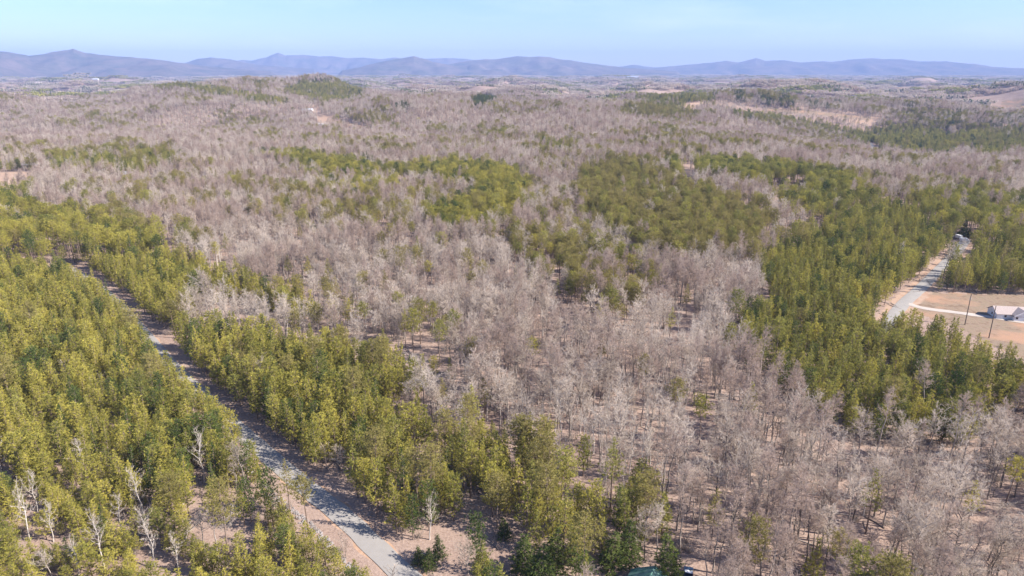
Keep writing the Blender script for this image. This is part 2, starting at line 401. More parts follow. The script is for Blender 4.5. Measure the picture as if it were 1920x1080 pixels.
def ribbon(name, P, w, m, lift, label, cat, ragged=0.0, off=0.0, crown=0.05):
    T = np.gradient(P, axis=0); T /= np.linalg.norm(T, axis=1)[:, None]
    N = np.stack([-T[:, 1], T[:, 0]], -1); k = 5
    s = np.linspace(-1, 1, k)
    rr = np.random.default_rng(5)
    jl = ragged * (vnoise(np.arange(len(P)) * 2.0, np.zeros(len(P)), 9, 3) - 0.5); jr = ragged * (vnoise(np.arange(len(P)) * 2.0, np.zeros(len(P)), 11, 4) - 0.5)
    rows = []
    for q in s:
        ww = off + q * w / 2 + (jl if q < 0 else jr) * abs(q)
        xy = P + N * (ww[:, None] if hasattr(ww, 'shape') and ww.shape else ww)
        z = H(xy[:, 0], xy[:, 1]) + lift + crown * (1 - q * q)
        if abs(q) == 1: z = z - 0.05
        rows.append(np.column_stack([xy, z]))
    V = np.concatenate(rows); n = len(P)
    i = np.arange(n - 1)
    Q = np.concatenate([np.stack([a * n + i, (a + 1) * n + i, (a + 1) * n + i + 1, a * n + i + 1], -1) for a in range(k - 1)])[:, ::-1]
    return tag(link(name, new_mesh(name, V, Q, [m], smooth=True)), label, cat, kind='structure')
ribbon('road_shoulder', R_MAIN, 7.4, M['clay'], 0.02, 'orange clay shoulder along both edges of the long asphalt road', 'verge', 1.5)
ribbon('road', R_MAIN, 5.4, M['asphalt'], 0.17, 'long pale asphalt road running diagonally between the pine stands', 'road', 0.25)
ribbon('road', R_EAST, 5.6, M['asphalt'], 0.17, 'short pale road bending past the open field on the right', 'road', 0.2)
ribbon('driveway', R_DRIVE, 3.9, M['gravel'], 0.14, 'narrow pale gravel drive crossing the field to the house', 'driveway', 0.5)
ribbon('lane', R_VALLEY, 9.0, M['asphalt'], 0.6, 'far narrow lane dropping into the valley between pines', 'lane', 0.6)

def build_cracks():
    """sealed cracks lying in the asphalt of the near road: one stuff-like sheet, thin polylines"""
    V, Q = [], []
    near = R_MAIN[-110:]
    r = random.Random(4)
    for _ in range(16):
        i = r.randrange(5, len(near) - 12); c = near[i]; t = near[i + 1] - near[i]; t = t / np.linalg.norm(t); nn = np.array([-t[1], t[0]])
        a = r.uniform(-2.4, 0.3); pts = []
        for s in range(r.randint(5, 9)):
            pts.append(c + nn * a + t * (s * r.uniform(0.1, 0.6) + r.uniform(-0.2, 0.2))); a += r.uniform(0.25, 0.6)
            if a > 2.3: break
        for p, q in zip(pts[:-1], pts[1:]):
            d = q - p; d = d / (np.linalg.norm(d) + 1e-6); o = np.array([-d[1], d[0]]) * 0.045; k = len(V)
            for e in (p - o, q - o, q + o, p + o):
                # same cross-section as the road surface, a few mm above it
                off = abs((e - c) @ nn) / 2.7
                V.append((e[0], e[1], float(H(e[0], e[1])) + 0.17 + 0.05 * (1 - off * off) + 0.02))
            Q.append((k, k + 1, k + 2, k + 3))
    tag(link('road_cracks', new_mesh('road_cracks', np.array(V), np.array(Q), [M['crack']])), 'dark sealed cracks wandering over the near asphalt', 'cracks', kind='stuff')
build_cracks()

# ------------------------------------------------------------------ far mountains
def mountain_mat(n, a, b):
    f = noise(n, 0.0022, 6, 0.62); g = noise(n, 0.012, 5, 0.7)
    c = ramp(n, f, [(0.35, a), (0.62, b)])
    c = mixc(n, 0.4, c, ramp(n, g, [(0.35, tuple(x * 0.5 for x in a)), (0.65, b)]))
    return diffuse(n, c)
M['mountain'] = mat('wooded mountain side', mountain_mat, (0.035, 0.05, 0.03), (0.17, 0.125, 0.105))
RANGES = [
 ('left', 14200, 2600, [(-260,118),(-120,104),(-40,97),(0,96),(25,99),(55,105),(85,101),(100,97),(115,95),(128,94),(137,91),(147,95),(160,99),(200,104),(240,107),(290,111),(340,118),(380,123),(440,129),(520,134)], 'long purple grey mountain range with a small pointed summit at the far left'),
 ('left_mid', 17500, 2400, [(300,131),(330,124),(350,117),(372,110),(395,108),(432,111),(456,117),(480,121),(540,126),(600,130)], 'low rounded blue mountain beside the left range'),
 ('mid_far', 21500, 2200, [(380,128),(430,117),(455,112),(470,114),(500,107),(521,98.5),(535,104),(570,103),(600,106),(620,105),(650,109),(682,108),(715,111),(740,108),(775,112),(800,110),(842,109),(872,110),(892,113),(950,120),(1010,127)], 'pale blue far ridge with a sharp peak left of the middle'),
 ('knob', 14600, 1800, [(630,134),(670,127),(700,119),(730,113),(755,109),(776,105.5),(795,110),(812,116),(840,121),(880,127),(930,133)], 'small round blue knob standing left of the broad mountain'),
 ('broad', 15600, 2600, [(760,132),(820,124),(850,119),(880,114),(912,111),(930,111),(950,108),(970,105),(992,107),(1010,106),(1030,107),(1050,111),(1070,113),(1100,118),(1140,123),(1165,126),(1215,130),(1280,134)], 'broad flat topped purple mountain in the middle of the skyline'),
 ('small', 20500, 1500, [(1100,132),(1150,127),(1176,123),(1190,121),(1205,124),(1240,128),(1300,132)], 'tiny low hill on the skyline right of the broad mountain'),
 ('right', 19500, 2600, [(1180,130),(1240,126),(1282,122),(1340,117),(1362,114),(1385,117),(1402,113),(1418,108.5),(1434,114),(1470,113),(1500,117),(1540,115),(1562,116),(1600,111),(1635,109),(1660,111),(1690,111),(1722,115),(1775,115),(1800,118),(1830,120),(1860,125),(1890,127),(1960,129),(2100,127),(2250,131)], 'long even blue range with two low summits on the right'),
]
for nm, R0, wd, prof, lab in RANGES:
    pr = np.array(prof, float); r_ = ray(pr[:, 0], pr[:, 1]); az = np.arctan2(r_[:, 0], r_[:, 1])
    el = r_[:, 2] / np.hypot(r_[:, 0], r_[:, 1])
    ht = CAM_H + el * R0
    A = np.linspace(az[0], az[-1], max(80, int((az[-1] - az[0]) * 1500))); hh = np.interp(A, az, ht)
    ker = np.array([0, 1, 2, 1, 0.]); ker /= ker.sum(); hh = np.convolve(np.pad(hh, 2, 'edge'), ker, 'valid')
    hh = hh + 6 * (vnoise(A * R0, A * 0, 300, 9) - 0.5)
    S = np.linspace(-1, 1, 41)
    AA, SS = np.meshgrid(A, S)
    base = -12.0
    prof_s = np.where(SS < 0, (1 - np.abs(SS)) ** 1.25, (1 - np.abs(SS)))
    X = np.sin(AA) * (R0 + SS * wd); Y = np.cos(AA) * (R0 + SS * wd)
    spur = (vnoise(X + 0.3 * Y, Y * 0.25, 1500, 31) - 0.5) * 0.9 + (vnoise(X, Y * 0.4, 560, 32) - 0.5) * 0.5
    Z = base + (hh[None] - base) * (prof_s + spur * (np.abs(SS) * (1 - np.abs(SS))) * 1.6)
    Z = np.maximum(Z, base)
    edge = np.clip(np.minimum(np.arange(len(A)), np.arange(len(A))[::-1]) / 12.0, 0, 1); Z = base + (Z - base) * edge[None]
    n = len(A); V = np.stack([X, Y, Z], -1).reshape(-1, 3)
    i = np.arange(len(S) - 1)[:, None]; j = np.arange(n - 1)[None]
    Q = np.stack([i * n + j, i * n + j + 1, (i + 1) * n + j + 1, (i + 1) * n + j], -1).reshape(-1, 4)
    tag(link('mountain', new_mesh('mountain', V, Q, [M['mountain']], smooth=True)), lab, 'mountain', kind='structure')

# ------------------------------------------------------------------ tree shapes
class Geo:
    def __init__(s): s.V = []; s.T = []; s.tone = []; s.n = 0
    def tube(s, pts, rad, k=5):
        pts = np.asarray(pts, float); b = s.n; m = len(pts)
        for i in range(m):
            t = pts[min(i + 1, m - 1)] - pts[max(i - 1, 0)]; t = t / (np.linalg.norm(t) + 1e-9)
            u = np.cross(t, (0, 0, 1) if abs(t[2]) < 0.9 else (1, 0, 0)); u /= np.linalg.norm(u); v = np.cross(t, u)
            for q in range(k):
                a = 2 * math.pi * q / k; s.V.append(pts[i] + rad[i] * (math.cos(a) * u + math.sin(a) * v)); s.tone.append(0.5)
        for i in range(m - 1):
            for q in range(k):
                a = b + i * k + q; c = b + i * k + (q + 1) % k
                s.T.append((a, c, c + k)); s.T.append((a, c + k, a + k))
        s.n += m * k
    def tris(s, base, tip, width, tone):
        """one thin tapering triangle per base/tip pair (arrays)"""
        base = np.asarray(base, float); tip = np.asarray(tip, float); m = len(base)
        d = tip - base; r = rng.normal(size=(m, 3)); u = np.cross(d, r); u /= (np.linalg.norm(u, axis=1)[:, None] + 1e-9)
        w = np.broadcast_to(np.asarray(width, float), (m,))[:, None] / 2
        Vn = np.stack([base - u * w, base + u * w, tip], 1).reshape(-1, 3)
        b = s.n; s.V.extend(Vn); s.T.extend((np.arange(m * 3).reshape(m, 3) + b).tolist())
        s.tone.extend(np.repeat(np.broadcast_to(tone, (m,)), 3).tolist()); s.n += 3 * m
    def mesh(s, name, m): return new_mesh(name, np.array(s.V), np.array(s.T), [m], tone=s.tone)

def rdir(el, az): return np.array([math.cos(el) * math.cos(az), math.cos(el) * math.sin(az), math.sin(el)])

def make_pine(Ht, R, base, NB, shape, seed, tuft=9, dens=1.0):
    """trunk and needle crown. shape: 'cone', 'round', 'flat' or 'spruce'"""
    r = random.Random(seed); tk = Geo(); cr = Geo()
    lean = np.array([r.uniform(-.3, .3), r.uniform(-.3, .3), 0])
    tp = [np.array([0, 0, -0.6])] + [lean * (z / Ht) ** 2 * 1.5 + np.array([r.uniform(-.05, .05), r.uniform(-.05, .05), z]) for z in np.linspace(0, Ht * 0.97, 8)]
    rt = 0.011 * Ht + 0.03
    tk.tube(tp, [rt * 1.15] + list(np.linspace(rt, 0.02, 8)), 6)
    zb = Ht * base; az = r.uniform(0, 6)
    B, T_, Wd, To = [], [], [], []
    for i in range(NB):
        t = (i + r.random()) / NB; z = zb + (Ht - zb) * t * 0.985
        if shape == 'cone': L = R * (1 - t ** 1.15) * min(1, 0.7 + t * 2.0)
        elif shape == 'spruce': L = R * (1 - t) ** 0.85
        elif shape == 'flat': L = R * (1 - t ** 3) * min(1, 0.4 + t * 1.4)
        else: L = R * math.sqrt(max(0.02, 1 - (2 * t - 0.85) ** 2 / 1.35))
        L *= r.uniform(0.68, 1.14); L = max(L, 0.25)
        az += 2.4 + r.uniform(-.5, .5)
        el = (r.uniform(-0.25, 0.1) if shape == 'spruce' else r.uniform(0.1, 0.5) + t * 0.35)
        o = lean * (z / Ht) ** 2 * 1.5 + np.array([0, 0, z]); d = rdir(el, az)
        tip = o + d * L; tip[2] += 0.12 * L
        cr_t = r.random() * 0.6 + 0.2
        if i % 2 == 0: tk.tube([o, o + d * L * 0.5, tip * 0.9 + o * 0.1], [0.045, 0.03, 0.01], 3)
        ns = max(1, int(L / (0.36 if shape == 'spruce' else 0.42) * dens))
        for j in range(ns):
            f = 0.30 + 0.72 * (j + r.random()) / ns
            c = o + (tip - o) * f + np.array([r.gauss(0, 1), r.gauss(0, 1), r.gauss(0, 0.6)]) * (0.16 + 0.10 * L * f)
            tn = min(1, max(0, cr_t + r.uniform(-.25, .25) + 0.25 * (f - 0.6)))
            for q in range(tuft):
                dd = d * 0.5 + np.array([r.gauss(0, .75), r.gauss(0, .75), r.gauss(0.25, .6)])
                if shape == 'spruce': dd[2] -= 0.35
                dd /= np.linalg.norm(dd) + 1e-6
                l = r.uniform(0.30, 0.62)
                B.append(c - dd * 0.06); T_.append(c + dd * l); Wd.append(r.uniform(0.085, 0.15)); To.append(tn)
    cr.tris(B, T_, Wd, To)
    return tk, cr

def make_bare(Ht, base, R, seed, upright=0.5, NL=24, nsec=7, ntw=15, tw=0.044):
    r = random.Random(seed); tk = Geo(); cr = Geo()
    P = [np.array([0, 0, -0.6])]; wob = np.zeros(2); n = 9
    for i in range(n):
        z = Ht * 0.9 * i / (n - 1); wob += np.array([r.gauss(0, .22), r.gauss(0, .22)]) * (0.4 if i < 3 else 1)
        P.append(np.array([wob[0], wob[1], z]))
    rt = 0.0115 * Ht + 0.02
    rad = [rt * 1.25] + [max(0.03, rt * (1 - i / (n - 1)) ** 0.8) for i in range(n)]
    tk.tube(P, rad, 6)
    Pz = np.array([p[2] for p in P]); PP = np.array(P)
    az = r.uniform(0, 6); B, T_, Wd, To = [], [], [], []
    def limb(o, d, L, r0, lvl):
        q = [o]; dd = d.copy(); k = 4
        for i in range(k):
            dd = dd + np.array([r.gauss(0, .12), r.gauss(0, .12), 0.10]); dd /= np.linalg.norm(dd); q.append(q[-1] + dd * L / k)
        tk.tube(q, np.linspace(r0, 0.012, k + 1), 3)
        return q, dd
    for i in range(NL):
        t = (i + r.random()) / NL; z = Ht * (base + (0.88 - base) * t)
        o = np.array([np.interp(z, Pz, PP[:, 0]), np.interp(z, Pz, PP[:, 1]), z])
        az += 2.4 + r.uniform(-.6, .6)
        L = R * (1.2 - 0.5 * t) * r.uniform(0.5, 1.35) * (1 + 0.25 * math.sin(az + seed)); el = r.uniform(0.25, 0.6) + upright * 0.4 * r.random() + 0.55 * t * t
        q, dl = limb(o, rdir(el, az), L, 0.018 + 0.017 * L, 0)
        ct = r.uniform(0.15, 0.85)
        for s in range(nsec):
            f = 0.3 + 0.75 * (s + r.random()) / nsec; f = min(f, 0.999); k = min(3, int(f * 4)); g = f * 4 - k
            a = q[k] * (1 - g) + q[k + 1] * g
            d2 = dl * 0.7 + np.array([r.gauss(0, .6), r.gauss(0, .6), r.gauss(0.15, .35)]); d2 /= np.linalg.norm(d2)
            L2 = L * r.uniform(0.3, 0.5)
            e = a + d2 * L2
            B.append(a); T_.append(e + d2 * 0.3); Wd.append(tw * 1.4); To.append(ct)
            for w_ in range(ntw):
                h = r.uniform(0.15, 1.0); c = a + (e - a) * h
                d3 = d2 * 0.7 + np.array([r.gauss(0, .6), r.gauss(0, .6), r.gauss(0.3, .5)]); d3 /= np.linalg.norm(d3)
                l3 = r.uniform(0.4, 1.05) * (0.5 + 0.1 * R)
                B.append(c); T_.append(c + d3 * l3); Wd.append(tw * r.uniform(0.7, 1.2)); To.append(min(1, max(0, ct + r.uniform(-.3, .3))))
    cr.tris(B, T_, Wd, To)
    return tk, cr

def make_shrub(Ht, R, seed, n=26):
    r = random.Random(seed); tk = Geo(); cr = Geo(); B, T_, Wd, To = [], [], [], []
    for i in range(n):
        d = rdir(r.uniform(0.5, 1.35), r.uniform(0, 6.28)); L = Ht * r.uniform(0.6, 1.05)
        o = np.array([r.gauss(0, .2 * R), r.gauss(0, .2 * R), -0.2]); e = o + d * L * np.array([R / Ht * 1.4, R / Ht * 1.4, 1])
        tk.tube([o, (o + e) / 2 + np.array([0, 0, .15]), e], [0.035, 0.022, 0.008], 3)
        for _ in range(16):
            c = o + (e - o) * r.uniform(0.3, 1); d3 = d * 0.5 + np.array([r.gauss(0, .5), r.gauss(0, .5), r.gauss(0.4, .4)]); d3 /= np.linalg.norm(d3)
            B.append(c); T_.append(c + d3 * r.uniform(.3, .8)); Wd.append(0.035); To.append(r.random())
    cr.tris(B, T_, Wd, To)
    return tk, cr

SRC = []                       # every tree shape: dict(kind, tone, height, tr, cr, both)
def add_src(kind, geo, Ht, tm, cm, tone=0, tag_=''):
    tk, cr = geo
    tm_, cm_ = tk.mesh(kind + '_trunk', M[tm]), cr.mesh(kind + '_crown', M[cm])
    V = np.vstack([np.array(tk.V), np.array(cr.V)]); T = np.vstack([np.array(tk.T), np.array(cr.T) + tk.n])
    both = new_mesh(kind, V, T, [M[tm], M[cm]], midx=[0] * len(tk.T) + [1] * len(cr.T), tone=tk.tone + cr.tone)
    SRC.append(dict(kind=kind, tone=tone, h=Ht, tr=tm_, cr=cm_, both=both, tag=tag_, id=len(SRC)))
    return len(SRC) - 1

PINE = {}; TALLPINE = {}
_pg = [make_pine(10.5, 2.6, 0.12, 84, 'cone', 1), make_pine(10.5, 2.5, 0.18, 78, 'round', 2), make_pine(10.5, 2.3, 0.10, 78, 'cone', 3), make_pine(10.5, 2.75, 0.24, 76, 'cone', 4, dens=0.85)]
_tg = [make_pine(17, 3.7, 0.46, 84, 'round', 5, tuft=10), make_pine(17, 3.9, 0.54, 74, 'flat', 6, tuft=10), make_pine(17, 3.3, 0.38, 80, 'cone', 7, tuft=9, dens=0.85)]
for ti, tn in enumerate(('pine_yellow', 'pine_mid', 'pine_olive', 'pine_dark')):
    PINE[ti] = [add_src('pine', g, 10.5, 'bark_pine', tn, ti) for g in (_pg if ti < 2 else _pg[1:3])]
    TALLPINE[ti] = [add_src('pine', g, 17, 'bark_pine', tn, ti, 'tall') for g in _tg]
SPRUCE = [add_src('spruce', make_pine(10, 3.2, 0.02, 150, 'spruce', 8, tuft=9, dens=1.0), 10, 'bark_pine', 'pine_dark', 3),
          add_src('spruce', make_pine(10, 2.9, 0.02, 140, 'spruce', 9, tuft=9), 10, 'bark_pine', 'pine_dark', 3)]
BARE = []
for sd_, (Ht, b, R, up, tm, cm) in enumerate([(20, .44, 4.2, .3, 'bark_grey', 'twig_grey'), (21, .50, 3.3, .8, 'bark_grey', 'twig_pale'), (18, .40, 4.9, .2, 'bark_grey', 'twig_grey'),
                                              (22, .56, 3.0, .9, 'bark_grey', 'twig_brown'), (19, .46, 3.8, .5, 'bark_grey', 'twig_pale'), (17, .36, 3.6, .5, 'bark_grey', 'twig_grey')]):
    BARE.append(add_src('bare', make_bare(Ht, b, R, 40 + sd_, up), Ht, tm, cm, 0, cm))
WHITE = [add_src('bare', make_bare(15, .30, 2.3, 60, .9, NL=22, nsec=4, ntw=9, tw=.04), 15, 'bark_white', 'twig_pale', 0, 'white'),
         add_src('bare', make_bare(15, .36, 2.7, 61, .8, NL=20, nsec=4, ntw=10, tw=.04), 15, 'bark_white', 'twig_pale', 0, 'white')]
SAPL = [add_src('bare', make_bare(8, .25, 1.9, 70, .8, NL=14, nsec=3, ntw=8), 8, 'bark_grey', 'twig_grey', 0, 'small')]
SHRUB = [add_src('shrub', make_shrub(3.2, 2.0, 80), 3.2, 'bark_grey', 'twig_grey', 0)]

# ------------------------------------------------------------------ far canopy patches: many small low-detail trees in one shape
def patch(size, n, pinefrac, seed, h0):
    r = np.random.default_rng(seed); V, T, tone, mi = [], [], [], []; b = 0
    for i in range(n):
        x, y = r.uniform(-size / 2, size / 2, 2); pine = r.random() < pinefrac
        h = h0 * r.uniform(0.75, 1.15); R = r.uniform(2.8, 4.4); k = 16
        u = r.normal(size=(k, 3)); u /= np.linalg.norm(u, axis=1)[:, None]; u *= r.uniform(0.5, 1, (k, 1))
        c = np.array([x, y, h * 0.66]) + u * np.array([R, R, h * 0.30])
        if pine: c[:, :2] = np.array([x, y]) + (c[:, :2] - [x, y]) * (1.15 - (c[:, 2:3] / h) * 0.75)
        a = r.normal(size=(k, 3)); a /= np.linalg.norm(a, axis=1)[:, None]; bb = np.cross(a, r.normal(size=(k, 3))); bb /= np.linalg.norm(bb, axis=1)[:, None]
        s = r.uniform(1.3, 2.3, (k, 1)) * (1.25 if pine else 0.95)
        V.append(np.stack([c + a * s, c - a * s * 0.6 + bb * s * 0.7, c - a * s * 0.6 - bb * s * 0.7], 1).reshape(-1, 3))
        T.append(np.arange(k * 3).reshape(k, 3) + b); b += 3 * k
        tone += [r.uniform(0.1, 0.9)] * (3 * k); mi += [1 if pine else 0] * k
    return np.vstack(V), np.vstack(T), tone, mi
PATCH = []
for i, (pf, pm) in enumerate([(0.03, 'pine_mid'), (0.08, 'pine_mid'), (0.3, 'pine_dark'), (0.9, 'pine_mid')]):
    V, T, to, mi = patch(48, 64, pf, 100 + i, 17)
    PATCH.append(new_mesh('woodland', V, T, [M['twig_grey' if i % 2 == 0 else 'twig_brown'], M[pm]], midx=mi, tone=to))

# ------------------------------------------------------------------ place the trees
def classify(x, y, z, u1, u2):
    """pine stand index (or -1) and whether the spot is open ground"""
    n = len(x); st = np.full(n, -1); 
    px0, py0, d = project(x, y, z)
    clear = np.zeros(n, bool)
    _, pym, _ = project(x, y, z + 8.0)
    _, pyt, _ = project(x, y, z + 14.0)
    for k in CLEAR:
        for poly in CLEAR[k]:
            near = d < 700
            clear |= inpoly(px0, py0, poly) | (inpoly(px0, pym, poly) & (u1 < 0.85)) | (inpoly(px0, pyt, poly) & ~near & (u1 < 0.55))
    for i, (nm, poly, dens, ht, tone) in enumerate(STANDS):
        pxc, pyc, _ = project(x, y, z + ht * 0.7)
        # a ragged edge
        jx = (vnoise(x, y, 26, 50) - 0.5) * 24000 / np.maximum(d, 100) * np.clip(d / 500, 0.12, 1); jy = (vnoise(x, y, 22, 51) - 0.5) * 9000 / np.maximum(d, 100) * np.clip(d / 500, 0.12, 1)
        gaps = vnoise(x, y, 30 + d * 0.03, 60 + i)
        dn = dens if dens > 0.7 else dens * (0.35 + 1.3 * gaps)
        if dens <= 0.25: dn = dens * np.clip(3 * (gaps - 0.42) / 0.2, 0, 2.6)
        m = inpoly(pxc + jx, pyc + jy, poly) & (u2 < dn)
        st[m & (st < 0)] = i
    # stray pines and small clumps through the hardwoods
    cl = vnoise(x, y, 90, 200); cl2 = vnoise(x, y, 340, 201)
    pr = 0.014 + 0.40 * (cl > 0.76) * (cl2 > 0.40) + 0.10 * (cl2 > 0.75)
    pr = pr * np.where(py0 < 330, 1.25, 0.6) * np.where((px0 > 1200) & (py0 < 300), 1.7, 1)
    st[(st < 0) & (u2 > 1 - pr)] = len(STANDS) - 1
    return st, clear

def lattice(r0, r1, s, seed):
    r = np.random.default_rng(seed)
    gx = np.arange(-r1, r1, s); gy = np.arange(0, r1, s)
    X, Y = np.meshgrid(gx, gy); X = X + (np.arange(len(gy)) % 2)[:, None] * s / 2
    X = X.ravel(); Y = Y.ravel()
    X = X + r.uniform(-.46, .46, X.shape) * s; Y = Y + r.uniform(-.46, .46, Y.shape) * s
    R = np.hypot(X, Y); az = np.arctan2(X, Y)
    m = (R >= r0) & (R < r1) & ((np.abs(az) < math.radians(41)) | ((np.abs(X) < 0.80 * Y + 70) & (Y > 40)))
    return X[m], Y[m]

TREES = []   # columns x y z sx sz rot src stand
def emit(x, y, z, sxy, sz, src, stand):
    TREES.append(np.column_stack([x, y, z, sxy, sz, rng.uniform(0, 6.28, len(x)), src, stand]))

for r0, r1, s in ((85, 420, 3.85), (420, 1000, 4.8), (1000, 2700, 6.2)):
    X, Y = lattice(r0, r1, s, int(r0))
    Z = H(X, Y); n = len(X); u = rng.uniform(0, 1, (6, n))
    st, clear = classify(X, Y, Z, u[0], u[1])
    keep = ~clear
    for P, wl, wr in ((R_MAIN, 3.6, 5.9), (R_EAST, 5.6, 6.0), (R_DRIVE, 5, 5), (R_VALLEY, 7, 7)):
        bx = (X > P[:, 0].min() - 12) & (X < P[:, 0].max() + 12) & (Y > P[:, 1].min() - 12) & (Y < P[:, 1].max() + 12)
        if bx.any():
            dd, side = dist_to(X[bx], Y[bx], P)
            lim = np.where(side > 0, wr, wl)
            if P is R_MAIN: lim = np.where(Y[bx] < 170, np.where(side > 0, 5.9, 7.6), lim)
            kk = keep[bx]; kk &= dd > lim; keep[bx] = kk
    # pines
    m = keep & (st >= 0)
    hts = np.array([q[3] for q in STANDS], float); tones = np.array([q[4] for q in STANDS])
    idx = np.where(m)[0]; ht = hts[st[idx]] * (0.78 + 0.42 * u[2][idx]) ; tn = tones[st[idx]].copy()
    tn = np.where((tn == 0) & (u[3][idx] < 0.22), 1, tn); tn = np.where((tn == 1) & (u[3][idx] > 0.66), 0, tn); tn = np.where((tn == 1) & (u[3][idx] < 0.10), 3, tn)
    tn = np.where((tn == 2) & (u[3][idx] < 0.25), 1, tn)
    dist = np.hypot(X[idx], Y[idx])
    tn = np.where((tn == 0) & (dist > 650) & (u[4][idx] < 0.5), 1, tn)
    tall = (hts[st[idx]] > 14.5)
    src = np.array([(TALLPINE if tl else PINE)[int(t)][int(q * 997) % len((TALLPINE if tl else PINE)[int(t)])] for tl, t, q in zip(tall, tn, u[5][idx])], float) if len(idx) else np.zeros(0)
    sh = np.array([SRC[int(q)]['h'] for q in src]) if len(idx) else np.zeros(0)
    sz = ht / np.maximum(sh, 1)
    wide = 1.0 if s < 4.5 else 1.05 if s < 5 else 1.3
    emit(X[idx], Y[idx], Z[idx], np.sqrt(sz) * wide * (0.88 + 0.28 * u[4][idx]), sz, src, st[idx])
    # bare hardwoods between and beyond the pines
    ddr, sdr = dist_to(X, Y, R_MAIN[-120:]) if s < 4.5 else (np.full(n, 1e9), np.zeros(n))
    _px, _py, _d = project(X, Y, Z + 12); _p2, _q2, _d = project(X, Y, Z + 6); hide = inpoly(_px, _py, CLEAR['field'][0]) | inpoly(_p2, _q2, CLEAR['field'][0])
    for q in STANDS:
        if q[2] > 0.55: hide |= (inpoly(_px, _py, q[1]) | inpoly(_p2, _q2, q[1])) & (u[2] < (0.96 if q[0] == "east stand" else 0.9))
    frac = (s / 4.6) ** 2 if s < 6 else 1.0
    thin = 0.55 + 0.75 * vnoise(X, Y, 60, 77)
    inst = np.zeros(n, bool)
    for q in STANDS[:2]:
        _px, _py, _d = project(X, Y, Z + 5); inst |= inpoly(_px, _py, q[1])
    m = keep & (st < 0) & ~hide & ~((sdr < 0) & (ddr < 17)) & ~((_px < 330) & (_py > 440)) & (u[3] < frac * thin * np.where(inst, 0.3, 1) * (1.25 if s < 4.5 else 1.05))
    idx = np.where(m)[0]
    sp_ = np.clip(1.5 * (vnoise(X[idx], Y[idx], 130, 78) - 0.5) + 0.5 + 1.25 * (u[4][idx] - 0.5), 0, 0.999); k = (sp_ * 13).astype(int)
    src = np.choose(np.clip(k, 0, 12), [BARE[3], BARE[3], BARE[3], BARE[5], SAPL[0], BARE[0], BARE[5], BARE[2], BARE[0], BARE[4], BARE[1], BARE[4], WHITE[1]]).astype(float)
    inp = inst[idx]; src = np.where(inp, np.where(u[5][idx] < 0.6, WHITE[0], SAPL[0]), src)
    wv = 0.50 + 0.52 * u[2][idx]; 
    wide = 1.0 if s < 5 else 1.25
    emit(X[idx], Y[idx], Z[idx], (wv * 0.75 + 0.30) * wide, wv * (1.0 if s < 5 else 1.05), src, np.full(len(idx), -1))
    # young pines filling the gaps of the two plantations
    if s < 4.5:
        X2, Y2 = X + s * 0.5, Y + s * 0.25; Z2 = H(X2, Y2); i2 = np.zeros(n, bool)
        _px, _py, _d = project(X2, Y2, Z2 + 2)
        for q in STANDS[:2] + [STANDS[5]]: i2 |= inpoly(_px, _py, q[1])
        idx = np.where(keep & i2 & (u[3] < 0.98))[0]; sc2 = 0.26 + 0.36 * u[1][idx]
        emit(X2[idx], Y2[idx], Z2[idx], sc2 ** 0.8, sc2, np.array([PINE[0 if q < 0.7 else 1][int(q * 991) % 4] for q in u[5][idx]], float), np.full(len(idx), 1))
        # saplings and brush in the open hardwoods
        idx = np.where(keep & (st < 0) & ~hide & (u[1] < 0.30))[0]; sc2 = 0.45 + 0.7 * u[2][idx]
        emit(X2[idx], Y2[idx], Z2[idx], sc2, sc2, np.full(len(idx), SAPL[0], float), np.full(len(idx), -1))
    # undergrowth seen between the trunks
    if s < 4.5:
        m = keep & ~clear & (u[5] < np.where(inst | ((sdr < 0) & (ddr > 7.5) & (ddr < 20)) | ((sdr > 0) & (ddr < 12)), 0.6, 0.28)); idx = np.where(m)[0]
        emit(X[idx] + 1.2, Y[idx] + 0.7, H(X[idx] + 1.2, Y[idx] + .7), 0.5 + 0.5 * u[0][idx], 0.5 + 0.5 * u[1][idx], np.full(len(idx), SHRUB[0], float), np.full(len(idx), -2))

